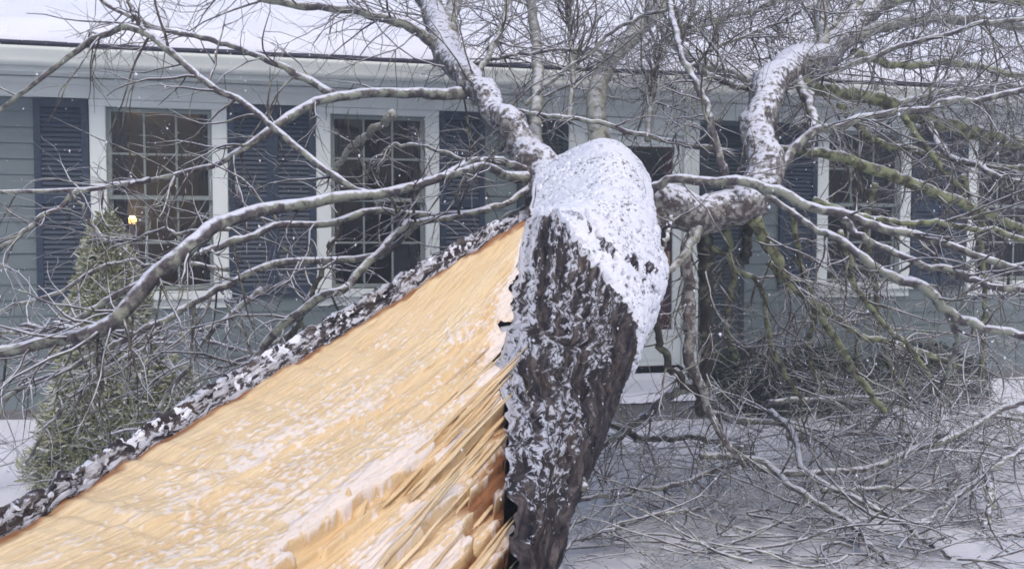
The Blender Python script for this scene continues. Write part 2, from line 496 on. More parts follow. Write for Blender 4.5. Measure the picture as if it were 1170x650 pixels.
for c in WINS:
    make_shutter(c-WW/2-.385, c-WW/2-.005, WB+.02, WT-.01, M['shutter'])
    make_shutter(c+WW/2+.005, c+WW/2+.385, WB+.02, WT-.01, M['shutter'])
make_shutter(DR+.155, DR+.60, DBOT+.02, DTOP+.1, M['door_shutter'])
make_shutter(DL-.60, DL-.155, DBOT+.02, DTOP+.1, M['door_shutter'])

# storm door with the red door behind its glass
d = MB(); d.box(DL-.15, DL, -.05, .03, DBOT, DTOP); d.box(DR, DR+.15, -.05, .03, DBOT, DTOP); d.box(DL-.15, DR+.15, -.054, .03, DTOP, DTOP+.14)
dc = d.build('door_casing', M['trim'], house, .005)
d = MB(); d.box(DL+.002, DL+.09, -.02, .02, DBOT+.02, DTOP-.002); d.box(DR-.09, DR-.002, -.02, .02, DBOT+.02, DTOP-.002)
d.box(DL+.09, DR-.09, -.02, .02, DTOP-.1, DTOP-.002); d.box(DL+.09, DR-.09, -.02, .02, DBOT+.02, DBOT+.34)
sd = d.build('storm_door', M['storm'], house, .004)
MB().box(DL+.14, DR-.14, -.026, -.018, DBOT+.07, DBOT+.29).build('kick_panel', M['storm'], sd, .003)
me_ = bpy.data.meshes.new('pane'); me_.from_pydata([(DL+.09, 0, DBOT+.34), (DR-.09, 0, DBOT+.34), (DR-.09, 0, DTOP-.1), (DL+.09, 0, DTOP-.1)], [], [(0, 1, 2, 3)])
me_.materials.append(M['glass']); po = bpy.data.objects.new('pane', me_); col.objects.link(po); po.parent = sd
rd = MB().box(DL+.01, DR-.01, .05, .09, DBOT, DTOP-.01).build('door', M['red'], house, .003)
for i in range(2):
    for q, (a, b_) in enumerate(((.12, .50), (.58, .95))):
        xa = DL+.12+i*.37
        MB().box(xa, xa+.30, .042, .052, DBOT+a, DBOT+b_).build('door_panel', M['red'], rd, .004)
MB().box(DL+.14, DR-.14, .044, .051, DBOT+1.02, DBOT+1.95).build('door_window', M['room'], rd, .002)
MB().box(DR-.16, DR-.13, -.06, -.02, 1.25, 1.4).build('door_handle', M['brass'], sd, .006)
# landing
stp = MB().box(DL-.35, DR+1.15, -1.0, -.03, -.1, .25).build('front_step', M['concrete'], house, .02)
xs = np.linspace(DL-.36, DR+1.16, 80); ys = np.linspace(-1.02, -.06, 40)
X_, Y_ = np.meshgrid(xs, ys); Pn = np.stack([X_.ravel(), Y_.ravel(), np.zeros(X_.size)], 1)
ed = np.minimum(np.minimum(Pn[:, 0]-xs[0], xs[-1]-Pn[:, 0]), np.minimum(Pn[:, 1]-ys[0], 9))
Pn[:, 2] = .245+.075*smooth(0, .07, ed)+.02*noise(Pn, 4, 3, 5)
mesh_from('snow', Pn, grid_faces(40, 80), M['snow'], stp)

# frieze, soffit, gutter, roof
OV = 0.34
MB().box(S0, S1, -.052, -.002, 2.567, 2.715).build('frieze_board', M['trim'], house, .004)
MB().box(S0, S1, -.085, -.053, 2.665, 2.713).build('crown_moulding', M['trim'], house, .01)
MB().box(S0-.2, S1+.2, -OV, -.001, 2.718, 2.735).build('soffit', M['trim'], house)
MB().box(S0-.2, S1+.2, -OV-.022, -OV, 2.70, 2.87).build('fascia_board', M['trim'], house)
prof = [(-OV-.023, 2.86), (-OV-.023, 2.735), (-OV-.085, 2.735), (-OV-.10, 2.77), (-OV-.10, 2.80), (-OV-.125, 2.835), (-OV-.125, 2.862), (-OV-.115, 2.862), (-OV-.115, 2.838), (-OV-.09, 2.80), (-OV-.09, 2.775), (-OV-.08, 2.745), (-OV-.033, 2.745), (-OV-.033, 2.86)]
V_ = [(S0-.2, y, z) for y, z in prof]+[(S1+.2, y, z) for y, z in prof]
k = len(prof)
go = mesh_from('gutter', V_, [(i, (i+1) % k, k+(i+1) % k, k+i) for i in range(k)], M['gutter'], house, False)
RP = math.tan(math.radians(27))
rf = MB(); 
def rz(y): return 2.885+(y+OV+.06)*RP
rf.hexa([(S0-.3, -OV-.06, rz(-OV-.06)-.03), (S1+.3, -OV-.06, rz(-OV-.06)-.03), (S1+.3, 4.6, rz(4.6)-.03), (S0-.3, 4.6, rz(4.6)-.03),
         (S0-.3, -OV-.06, rz(-OV-.06)), (S1+.3, -OV-.06, rz(-OV-.06)), (S1+.3, 4.6, rz(4.6)), (S0-.3, 4.6, rz(4.6))])
rf.hexa([(S0-.3, 4.6, rz(4.6)-.03), (S1+.3, 4.6, rz(4.6)-.03), (S1+.3, 9.4, rz(-.2)-.03), (S0-.3, 9.4, rz(-.2)-.03),
         (S0-.3, 4.6, rz(4.6)), (S1+.3, 4.6, rz(4.6)), (S1+.3, 9.4, rz(-.2)), (S0-.3, 9.4, rz(-.2))])
roof = rf.build('roof', M['shingle'], house)
# exposed shingle butts at the eave edge
x = S0-.3; 
me_s = MB().box(0, .30, -.012, .10, 0, .012)
first = None
while x < S1+.2:
    o = me_s.build('shingle', M['shingle'], roof) if first is None else bpy.data.objects.new('shingle', first.data)
    if first is None: first = o
    else: col.objects.link(o); o.parent = roof
    o.location = (x, -OV-.06+random.uniform(-.004, .004), rz(-OV-.06)+.001); o.rotation_euler = (math.atan(RP), 0, 0)
    x += .306
# roof snow
xs = np.linspace(S0-.3, S1+.3, 460); tt = np.concatenate([[0, 0.0, .004, .012, .025, .045, .07, .1], np.linspace(.14, 4.55, 90)])
X_, T_ = np.meshgrid(xs, tt)
lip = 0.035+.05*noise(np.stack([X_.ravel(), 0*X_.ravel(), 0*X_.ravel()], 1), 1.3, 4, 21)
yy = -OV-.06+np.clip(lip, -.03, .2)+T_.ravel()
th = .13*np.sqrt(np.clip(T_.ravel()/.1, 0, 1))
Pn = np.stack([X_.ravel(), yy, rz(yy)], 1)
th = th*(1+.35*noise(Pn, 1.2, 3, 31)) + .012*noise(Pn, 7, 3, 8)*smooth(0, .1, T_.ravel())
th[:len(xs)] = -.01
Pn[:, 2] += th
mesh_from('snow', Pn, grid_faces(len(tt), len(xs)), M['snow'], roof)
xs = np.linspace(S0-.19, S1+.19, 400); ys = np.linspace(-OV-.115, -OV-.03, 6)
X_, Y_ = np.meshgrid(xs, ys); Pn = np.stack([X_.ravel(), Y_.ravel(), np.zeros(X_.size)], 1)
Pn[:, 2] = 2.835+.035*noise(Pn*np.array((1, .3, 1)), 5, 3, 77)
mesh_from('snow', Pn, grid_faces(6, 400), M['snow'], go)

# lit table lamp seen through the first window
lu, lY = 151, 8.6
lp = at(lu, 252, lY)
lamp = empty('table_lamp', (lp[0], lp[1], .3)); tag(lamp, 'lit table lamp glowing behind the left window', 'lamp')
def lathe(name, prof, mat, parent, n=24):
    V_ = [(r*math.cos(2*math.pi*i/n), r*math.sin(2*math.pi*i/n), z) for r, z in prof for i in range(n)]
    return mesh_from(name, V_, grid_faces(len(prof), n, True), mat, parent)
hb = lp[2]-.3
lathe('lamp_base', [(0, .62), (.09, .62), (.09, .65), (.03, .67), (.05, .75), (.07, .85), (.03, .95), (.012, 1.0), (.012, hb-.05), (0, hb-.05)], M['brass'], lamp)
lathe('bulb', [(0, hb-.034), (.020, hb-.034), (.036, hb-.014), (.041, hb+.008), (.028, hb+.036), (0, hb+.045)], M['bulb'], lamp)
lathe('lamp_collar', [(.016, hb-.075), (.016, hb-.04)], M['brass'], lamp, 12)
ld = bpy.data.lights.new('bulb_light', 'POINT'); ld.energy = 24; ld.color = (1, .6, .28); ld.shadow_soft_size = .05
lo_ = bpy.data.objects.new('bulb_light', ld); col.objects.link(lo_); lo_.parent = lamp; lo_.location = (0, 0, hb+.08)
tb = empty('side_table', (lp[0], lp[1], .3)); tag(tb, 'small wooden table under the lit lamp indoors', 'table')
MB().box(-.3, .3, -.25, .25, .58, .62).build('table_top', M['room'], tb, .005)
for a in (-1, 1):
    for c in (-1, 1): MB().box(a*.26-.02, a*.26+.02, c*.2-.02, c*.2+.02, 0, .58).build('leg', M['room'], tb)

# ------------------------------------------------------------------ fallen tree: trunk
tree = empty('fallen_tree', tuple(at(585, 400, 3.0)*np.array((1, 1, 0))))
tag(tree, 'snapped fallen tree with torn orange wood, snowy trunk and bare limbs', 'tree')
tloc = np.array(tree.location)
def tmesh(name, V, faces, mat, parent=None, sm=True):
    """mesh in world coordinates hung under the tree (all parents unrotated)"""
    o = mesh_from(name, np.asarray(V)-tloc, faces, mat, parent or tree, sm)
    return o

# control sections: rim outer, L, face mid, R, bark mid, S, U, V   (photo column, row, depth)
SEC = [
 # butt, out of frame, spreading to the root flare on the ground
 dict(Lp=(-420,760,1.22), L=(-400,800,1.20), Fm=(150,880,1.15), R=(640,930,1.25), Bm=(690,1000,1.3), S=(700,1150,1.4), U=(250,1500,1.45), V=(-350,1250,1.45)),
 dict(Lp=(-12,602,1.64), L=(-4,618,1.6), Fm=(300,672,1.62), R=(592,705,1.70), Bm=(600,725,1.76), S=(607,748,1.9), U=(400,1040,1.95), V=(-60,830,1.95)),
 dict(Lp=(141,511,2.03), L=(150,524,2.0), Fm=(370,565,1.93), R=(586,606,1.93), Bm=(606,615,1.98), S=(630,628,2.12), U=(470,840,2.3), V=(150,670,2.3)),
 dict(Lp=(291,420,2.43), L=(300,436,2.4), Fm=(440,468,2.30), R=(582,500,2.24), Bm=(622,512,2.26), S=(660,535,2.45), U=(560,700,2.7), V=(350,545,2.7)),
 dict(Lp=(422,344,2.78), L=(430,358,2.75), Fm=(502,380,2.68), R=(572,408,2.60), Bm=(640,425,2.60), S=(698,445,2.82), U=(630,570,3.1), V=(480,450,3.1)),
 dict(Lp=(530,278,3.03), L=(536,290,3.0), Fm=(562,306,2.96), R=(588,326,2.91), Bm=(662,352,2.90), S=(727,378,3.15), U=(665,480,3.4), V=(560,370,3.4)),
 dict(Lp=(597,246,3.22), L=(600,251,3.2), Fm=(600,252,3.2), R=(601,253,3.19), Bm=(668,272,3.13), S=(754,318,3.42), U=(690,430,3.65), V=(606,330,3.55)),
]
ORDER = ['Lp', 'L', 'Fm', 'R', 'Bm', 'S', 'U', 'V']
secs = [np.array([at(*s[k]) for k in ORDER]) for s in SEC]
secs[0][6][2] = min(secs[0][6][2], -.03); secs[0][7][2] = min(secs[0][7][2], .0); secs[0][5][2] = .05
secs[1][6][2] = .16
LOG = [(.324, 3.62, 1.445, .27, 23), (.352, 3.95, 1.60, .268, 20), (.395, 4.3, 1.68, .272, 12), (.46, 4.7, 1.70, .245, 0), (.53, 5.1, 1.70, .16, -8), (.60, 5.5, 1.65, .09, -8)]
ANG = dict(Lp=158, L=152, Fm=151, R=150, Bm=72, S=-8, U=-92, V=-165)
for x, y, z, r, sl in LOG:
    a = math.radians(sl); up = np.array((-.1*math.sin(a), -math.sin(a), math.cos(a))); rt = np.array((.955, -.28, -.1))
    secs.append(np.array([np.array((x, y, z))+r*(math.cos(math.radians(ANG[k]))*rt+math.sin(math.radians(ANG[k]))*up) for k in ORDER]))
secs = np.array(secs)                       # K,8,3
NS = 84
rows = np.stack([catmull(secs[:, j], NS) for j in range(8)], 1)     # rows x 8 x 3
# the tear does not end in a clean line: it jumps from fibre to fibre along the right edge and wavers along the rim
_t = np.linspace(0, len(secs)-1, len(rows)); _z = 0*_t
_c = np.floor(_t*9+1.2*noise(np.stack([_t, _z, _z], 1), 4, 2, 5)).astype(int)
_j = np.random.default_rng(8).uniform(-.030, .030, 400)[_c]*.5 + .022*noise(np.stack([_t, _z, _z+3], 1), 5, 4, 7)
_j = np.convolve(np.pad(_j, 2, mode='edge'), np.ones(5)/5, 'valid')*smooth(5.6, 5.0, _t)
SEAM = _j[:, None]*np.array((1, -.1, -.35))
_k = .020*noise(np.stack([_t, _z, _z+9], 1), 4, 4, 9)*smooth(5.9, 5.4, _t)
rows[:, 1] += _k[:, None]*np.array((.3, .2, 1)); rows[:, 0] += _k[:, None]*np.array((.3, .2, 1))
K_ROWS = len(rows)
tpar = np.linspace(0, len(secs)-1, K_ROWS)
FIB = np.array((.49, .79, .37)); FIB /= np.linalg.norm(FIB)

# torn wood face
NW = 150
wrows = 6*NS+1
W = np.zeros((wrows, 2*NW+1, 3))
for i in range(wrows):
    W[i] = catmull(rows[i, [1, 2, 3]], NW)
    W[i] += SEAM[i]*np.exp(-(1-np.linspace(0, 1, 2*NW+1))/.05)[:, None]
C = W.shape[1]
du = np.gradient(W, axis=1); dv = np.gradient(W, axis=0)
Nn = np.cross(du, dv); Nn /= (np.linalg.norm(Nn, axis=2, keepdims=True)+1e-9)
Nn[-30:] = Nn[-31]
if Nn[wrows//2, C//2, 2] < 0: Nn = -Nn
acr = np.cross(FIB, Nn[wrows//2, C//2]); acr /= np.linalg.norm(acr)
nav = np.cross(acr, FIB)
flat = W.reshape(-1, 3)
along = flat@FIB; across = flat@acr; hgt = flat@nav
# bend of the grain towards the hinge
q = np.stack([across, along*.10, 0*along], 1)
qs = np.linspace(0, 1, C)[None, :].repeat(wrows, 0).ravel()           # 0 at left rim, 1 at right edge
ts = (tpar[:wrows][:, None].repeat(C, 1)).ravel()
rough = (.18+.82*smooth(.30, .95, qs+.10*noise(q, 3, 2, 5)))*smooth(6.0, 4.6, ts)
def ridges(sc_, seed):
    nn = noise(q*np.array((1, 1, 1)), sc_, 2, seed); return 1-np.abs(nn)*2.2
if acr[0] < 0: acr = -acr; across = -across
def photo_px(P):
    c_, s_ = math.cos(PITCH), math.sin(PITCH)
    d_ = P[:, 1]*c_-(P[:, 2]-CAMZ)*s_; v_ = P[:, 1]*s_+(P[:, 2]-CAMZ)*c_
    return np.stack([585+F*P[:, 0]/d_, 325-F*v_/d_], 1)
PX = photo_px(flat)
def on_face(u, v):
    k_ = np.argmin((PX[:, 0]-u)**2+(PX[:, 1]-v)**2); return across[k_], along[k_]
dsp = .009*rough*ridges(26, 52) + .016*rough*ridges(11, 51) + .006*ridges(55, 53)*(.25+rough) + .004*ridges(110, 54)*(.2+rough)
dsp += .008*noise(q, 22, 4, 61) + .003*noise(np.stack([across, along*.06, 0*hgt], 1), 70, 3, 62)
lipz = np.zeros(len(flat)); under = np.zeros(len(flat))
for k_, (pa, pb, A_) in enumerate((((330, 640), (566, 438), .022), ((382, 602), (572, 466), .040), ((432, 640), (582, 505), .045), ((492, 648), (588, 545), .045), ((545, 648), (592, 588), .035), ((250, 560), (500, 420), .010))):
    (c0_, l0_), (c1_, l1_) = on_face(*pa), on_face(*pb)
    lc = np.clip((along-l0_)/(l1_-l0_), -.6, 1.4)
    jag = .030*noise(np.stack([along, 0*along+k_*7, 0*along], 1), 3.5, 2, 130+k_)+.005*noise(np.stack([along*.16, across, 0*along+k_], 1), 45, 3, 150+k_)
    cell = np.floor(along*7+k_*.37+1.5*noise(np.stack([across, along*.2, 0*along+k_], 1), 12, 1, 170+k_)).astype(int)
    jag = jag+np.random.default_rng(200+k_).uniform(-.022, .022, 400)[(cell+100) % 400]
    e_ = across-(c0_+(c1_-c0_)*lc)-jag
    on = smooth(-.55, -.05, (along-l0_)/(l1_-l0_))
    dsp -= A_*on*(smooth(0, .007, e_)-.75*smooth(.03, .20, e_))
    lipz = np.maximum(lipz, on*smooth(-.085, -.03, e_+.02*noise(flat, 14, 2, 77))*smooth(.003, -.006, e_)*(A_/.04))
    under = np.maximum(under, on*smooth(.0, .008, e_)*smooth(.045, .018, e_)*(A_/.04))
edge = np.minimum(smooth(0, .05, qs), 1)*smooth(6.0, 5.3, ts)
dsp = dsp*edge
gouge = smooth(.80, .97, qs)*smooth(3.6, 2.6, ts)*smooth(.0, .3, noise(q, 14, 2, 71)+.1)
dsp -= .05*gouge
W2 = flat + Nn.reshape(-1, 3)*dsp[:, None]
wood = tmesh('torn_wood', W2, grid_faces(wrows, C), M['wood'])
set_uv(wood, np.stack([across, along], 1))
def attr(o, name, vals):
    a = o.data.attributes.new(name, 'FLOAT', 'POINT'); a.data.foreach_set('value', np.asarray(vals, np.float32))
rim_d = np.linalg.norm(flat.reshape(wrows, C, 3)-W[:, :1], axis=2).ravel()
rot = .8*smooth(.038, .0, rim_d+.025*noise(flat, 9, 3, 14)) + .75*gouge + .6*smooth(.88, 1.0, qs)*smooth(4.4, 2.8, ts) + .42*under  # brown rim, gouges and edge, plus shade painted under each step
attr(wood, 'rot', rot)
sn = .455 + .09*smooth(.5, .2, np.abs(qs-.5))*smooth(3.8, 2.6, ts) - .30*smooth(.12, 0.02, rim_d) - .4*gouge + .34*smooth(.80, .98, qs)*smooth(3.0, 3.8, ts)
sn = sn + .26*lipz - .3*under - .14*smooth(4.0, 4.8, ts)*(1-smooth(.6, .95, qs))
cr = .85*noise(np.stack([across, along*.5, hgt], 1), 100, 2, 180) + .25*noise(flat, 25, 3, 182) + .28*noise(flat, 5, 3, 181)
mask = smooth(-.02, .50, cr+(sn-.5)*1.9+.10)
wood.data.vertices.foreach_set('co', (W2+Nn.reshape(-1, 3)*(.0012*mask)[:, None]-tloc).astype(np.float32).ravel())
attr(wood, 'snow_cover', mask)

# bark: from R round the right side and underneath back to the rim L
idx = [3, 4, 5, 6, 7, 0, 1]; NB = 48
Bk = np.stack([catmull(rows[i, idx], NB) for i in range(K_ROWS)])
Cb = Bk.shape[1]
cpar = np.linspace(0, 6, Cb)
Bk = Bk + SEAM[:, None, :]*np.exp(-cpar/.10)[None, :, None]
du = np.gradient(Bk, axis=1); dv = np.gradient(Bk, axis=0)
Nb = np.cross(du, dv); Nb /= (np.linalg.norm(Nb, axis=2, keepdims=True)+1e-9)
cen = Bk.mean(1, keepdims=True)
sg = np.sign(np.sum(Nb*(Bk-cen), 2).mean()); Nb *= sg
arc = np.concatenate([np.zeros((K_ROWS, 1)), np.cumsum(np.linalg.norm(np.diff(Bk, axis=1), axis=2), 1)], 1)
arc = arc*(1.6/arc[:, -1:])*.9
lng = np.concatenate([[0], np.cumsum(np.linalg.norm(np.diff(cen[:, 0], axis=0), axis=1))])[:, None].repeat(Cb, 1)
uvb = np.stack([arc.ravel(), lng.ravel()], 1)
qb = np.stack([arc.ravel(), lng.ravel()*.10, 0*arc.ravel()], 1)
fb = Bk.reshape(-1, 3); T = tpar[:, None].repeat(Cb, 1).ravel(); Cc = cpar[None].repeat(K_ROWS, 0).ravel()
ridge = 1-np.abs(noise(qb, 27, 3, 81))*2.6
rimz = smooth(4.6, 5.2, Cc)*(T < 6.2)
fade = np.minimum(smooth(0, .25, Cc), smooth(6, 5.9, Cc))
deep = .4+.6*smooth(6.6, 5.8, T)
db = (.026*ridge*deep*(1-.8*rimz) + .008*noise(fb, 20, 4, 82))*fade*(1-rimz*smooth(5.0, 5.5, T)) + rimz*.014*noise(fb, 22, 3, 83)*smooth(5.6, 5.0, T)*smooth(6.0, 5.7, Cc)
db += .022*np.exp(-((T-6.0-.25*np.sin(Cc*3))/.10)**2)*smooth(.1, .5, Cc)*smooth(2.4, 1.6, Cc)     # raised bark lip where the snow starts
b2 = fb+Nb.reshape(-1, 3)*db[:, None]
bark = tmesh('trunk', b2, grid_faces(K_ROWS, Cb), M['trunk'])
set_uv(bark, uvb)
nz = Nb[:, :, 2].ravel()
bs = .26 + .24*smooth(.8, 2.9, T)*smooth(2.5, 1.3, Cc) + .13*smooth(.5, .0, Cc)*smooth(2.2, 3.4, T) - .12*smooth(1.2, 2.4, Cc)*smooth(4.9, 4.0, Cc) + .27*rimz + .16*(ridge-.5)
bs = bs + .35*smooth(6.0, 6.6, T)*smooth(.2, .7, nz) - .3*(smooth(1.9, 2.5, Cc)*smooth(4.7, 4.2, Cc))
attr(bark, 'snow_cover', bs)
# end cap
for r_ in (0,):
    loop = np.vstack([b2.reshape(K_ROWS, Cb, 3)[r_], W2.reshape(wrows, C, 3)[r_][1:-1][::1]])
    c0 = loop.mean(0); V_ = np.vstack([c0, loop]); n_ = len(loop)
    tmesh('butt_end', V_, [(0, 1+i, 1+(i+1) % n_) for i in range(n_)], M['wood'])

# snow blanket over the whole log beyond the tear
r0 = int(4.4*NS)
SB = Bk[r0:]; SN = Nb[r0:]
def densify(A, k): # along columns
    out = np.zeros((A.shape[0], (A.shape[1]-1)*k+1, 3))
    for i in range(k):
        out[:, i:-1:k] = A[:, :-1]*(1-i/k)+A[:, 1:]*(i/k)
    out[:, -1] = A[:, -1]; return out
SBd = densify(SB, 2); SNd = densify(SN, 2)
Cs = SBd.shape[1]; cp = np.linspace(0, 6, Cs)[None].repeat(len(SBd), 0).ravel(); tp = tpar[r0:][:, None].repeat(Cs, 1).ravel()
fs = SBd.reshape(-1, 3); ns_ = SNd.reshape(-1, 3)
tb0 = np.interp(cp, [0, .5, 1.0, 1.5, 2.0, 2.3, 4, 6], [6.14, 6.10, 5.62, 5.08, 4.7, 4.7, 6.2, 6.2]) + .10*noise(fs, 9, 3, 91)
cov = smooth(-.06, .14, tp-tb0)*np.maximum(smooth(.18, -.18, cp+.12*noise(fs, 14, 3, 92)-np.interp(tp, [4.8, 5.6, 6.2, 7, 9], [2.5, 2.3, 2.0, 1.72, 1.65])), smooth(5.2, 5.8, cp+.1*noise(fs, 14, 3, 93)))
cov = cov*smooth(9.95, 9.6, tp+.2*noise(fs, 6, 2, 99)*0)
speck = noise(fs, 38, 3, 95)
th = -.032 + cov*(.066 + .014*noise(fs, 8, 3, 94)) - .032*smooth(.16, .42, speck)*(.55+.8*smooth(0, 2, cp))*(.75+.5*smooth(7.5, 5.5, tp)) + .003*noise(fs, 60, 2, 96)
mesh = fs+ns_*th[:, None]
gf = grid_faces(len(SBd), Cs); gf = gf[(cov[gf] > .02).any(1)]
so = tmesh('snow', mesh, gf, M['trunk_snow'], bark)
# snow lying along the bark rim on the far side of the tear
c0_ = int(4.55/6*(Cb-1)); RB = densify(Bk[:int(6.3*NS), c0_:], 2); RN = densify(Nb[:int(6.3*NS), c0_:], 2)
rc = np.linspace(4.55, 6, RB.shape[1])[None].repeat(len(RB), 0).ravel(); fr_ = RB.reshape(-1, 3)
rt_ = tpar[:int(6.3*NS)][:, None].repeat(RB.shape[1], 1).ravel()
rth = (-.005+.009*smooth(4.6, 5.0, rc)*smooth(6.0, 5.7, rc)*(1+.6*noise(fr_, 40, 3, 111)) - .030*smooth(-.05, .25, noise(fr_, 58, 3, 112)+.7*noise(fr_, 7, 2, 115)) + .005*noise(fr_, 60, 2, 113))*smooth(5.9, 5.3, rt_) - .003*smooth(5.9, 5.5, rt_)
rth = np.maximum(rth, -.012)*smooth(6.0, 5.85, rc)
tmesh('snow', fr_+RN.reshape(-1, 3)*rth[:, None], grid_faces(len(RB), RB.shape[1]), M['snow'], bark)

# splinters along the right edge of the tear
def splinter(p, d, L, w, h, seed):
    r = random.Random(seed)
    d = np.array(d)/np.linalg.norm(d); up = nav-d*(nav@d); up /= np.linalg.norm(up); sd_ = np.cross(d, up)
    V_ = []; k = 7
    for i in range(k):
        t = i/(k-1); ww = w*min(1, .15+t*3.5)*(1-t)**.8*(1+.3*r.uniform(-1, 1))+.0008; hh = h*min(1, .1+t*3)*(1-t*.85)*(1+.3*r.uniform(-1, 1))+.001
        c = p+d*L*t+up*(.002*r.uniform(-1, 1))+sd_*(.002*r.uniform(-1, 1))
        V_ += [c-sd_*ww-up*hh, c+sd_*ww-up*hh*.8, c+sd_*ww*.7+up*hh*r.uniform(.5, 1), c-sd_*ww*.7+up*hh]
    fcs = [tuple(x) for x in grid_faces(k, 4, True)] + [(0, 3, 2, 1), (4*k-4, 4*k-3, 4*k-2, 4*k-1)]
    o = tmesh('splinter', V_, fcs, M['wood'], wood, False)
    V_ = np.array(V_); set_uv(o, np.stack([V_@acr*1.0, V_@FIB], 1))
    attr(o, 'rot', np.full(len(V_), r.uniform(0, .5))); attr(o, 'snow_cover', np.full(len(V_), r.uniform(.05, .3)))
Wg = W2.reshape(wrows, C, 3)
for i in range(46):
    ti = random.uniform(1.3, 3.6); qi = random.uniform(.70, .97)
    p = Wg[int(ti*NS), int(qi*(C-1))] + nav*random.uniform(-.004, .008)
    splinter(p-FIB*.2, FIB+acr*random.uniform(-.03, .03)+nav*random.uniform(.0, .025), random.uniform(.22, .46), random.uniform(.003, .010), random.uniform(.004, .010), i)
# chunk standing out of the middle of the face
p = at(392, 592, 1.93)
splinter(p, FIB*.4+nav, .07, .022, .02, 900); splinter(p+acr*.03, FIB*.8+nav*.6, .06, .02, .012, 901)

# ------------------------------------------------------------------ limbs and branches
def house_clear(p, m=.10):
    s, d = house_xy(p)
    if p[2] < 2.72 and d < m+.05:
        k = m+.05-d; p[0] += EN[0]*k; p[1] += EN[1]*k
    elif 2.6 <= p[2] <= 2.9 and d < OV+.2:
        k = OV+.2-d; p[0] += EN[0]*k; p[1] += EN[1]*k
    elif p[2] > 2.9 and d < OV+.1:
        zr = 2.885+(-d+OV+.06)*RP+.2
        if p[2] < zr: p[2] = zr
    gz = 0.14*(1-min(max((d-.2)/2.0, 0), 1))
    if p[2] < gz+.02: p[2] = gz+.02+random.uniform(0, .02)
    return p

def tube(P, R, sides=10, gnarl=0.0, seed=0):
    P = np.asarray(P); n_ = len(P)
    t = np.gradient(P, axis=0); t /= np.linalg.norm(t, axis=1, keepdims=True)+1e-9
    ref = np.array((0, 0, 1.0)) if abs(t[0][2]) < .8 else np.array((1.0, 0, 0))
    u = np.cross(t[0], ref); u /= np.linalg.norm(u)
    V = []
    for i in range(n_):
        u = u-t[i]*(u@t[i]); u /= np.linalg.norm(u); v = np.cross(t[i], u)
        a = np.linspace(0, 2*math.pi, sides, endpoint=False)
        V.append(P[i]+R[i]*(np.cos(a)[:, None]*u+np.sin(a)[:, None]*v))
    V = np.array(V)
    if gnarl:
        fl = V.reshape(-1, 3); nn = 1+gnarl*noise(fl, 18, 3, seed)+gnarl*.6*noise(fl, 50, 2, seed+5)
        V = P[:, None]+(V-P[:, None])*nn.reshape(n_, sides)[:, :, None]
    V = np.vstack([V.reshape(-1, 3), P[:1]-t[:1]*R[0]*.3, P[-1:]+t[-1:]*R[-1]])
    f = [tuple(x) for x in grid_faces(n_, sides, True)]
    fq = np.array(f)
    base = (n_-1)*sides
    caps = [(n_*sides, (i+1) % sides, i, i) for i in range(sides)] + [(n_*sides+1, base+i, base+(i+1) % sides, base+(i+1) % sides) for i in range(sides)]
    return V, f, caps

def limb_object(name, P, R, mat, sides, gnarl, seed):
    V, f, caps = tube(P, R, sides, gnarl, seed)
    me = bpy.data.meshes.new(name)
    me.from_pydata([tuple(x) for x in V-tloc], [], f+[c[:3] for c in caps])
    me.polygons.foreach_set('use_smooth', np.ones(len(me.polygons), bool)); me.materials.append(mat)
    o = bpy.data.objects.new(name, me); col.objects.link(o); o.parent = tree
    return o

def batch_tubes(polys, sides=4):
    """polys: list of (points (n,3), r0, r1); grouped by point count"""
    VV = []; FF = []; base = 0
    by = {}
    for p, a, b in polys: by.setdefault(len(p), []).append((p, a, b))
    for n_, L in by.items():
        P = np.array([x[0] for x in L]); r0 = np.array([x[1] for x in L]); r1 = np.array([x[2] for x in L])
        t = np.gradient(P, axis=1); t /= np.linalg.norm(t, axis=2, keepdims=True)+1e-9
        tm = t.mean(1); ref = np.where(np.abs(tm[:, 2:3]) < .75, np.array((0, 0, 1.0)), np.array((1.0, 0, 0)))[:, None, :]
        u = np.cross(t, ref); u /= np.linalg.norm(u, axis=2, keepdims=True)+1e-9; v = np.cross(t, u)
        k = np.linspace(0, 1, n_)[None, :]; R = r0[:, None]*(1-k)+r1[:, None]*k
        a = np.linspace(0, 2*math.pi, sides, endpoint=False)
        V = P[:, :, None]+R[:, :, None, None]*(np.cos(a)[None, None, :, None]*u[:, :, None]+np.sin(a)[None, None, :, None]*v[:, :, None])
        VV.append(V.reshape(-1, 3))
        g_ = grid_faces(n_, sides, True)[None]+(np.arange(len(L))*n_*sides)[:, None, None]+base
        FF.append(g_.reshape(-1, 4)); base += len(L)*n_*sides
    return np.vstack(VV), np.vstack(FF)

def wander(p, d, L, n_, wob, lift):
    """a twig: n_ points from p along d, wandering, lifting (or drooping) as it goes"""
    pts = [np.array(p)]; d = np.array(d, float); st = L/(n_-1)
    curl = rng.normal(0, wob*.35, 3)
    for i in range(n_-1):
        d = d+rng.normal(0, wob, 3)+curl; d[2] += lift; d /= np.linalg.norm(d)
        q_ = pts[-1]+d*st
        pts.append(house_clear(q_))
    return np.array(pts)

def perp(t):
    r = rng.normal(0, 1, 3); r -= t*(r@t); return r/np.linalg.norm(r)

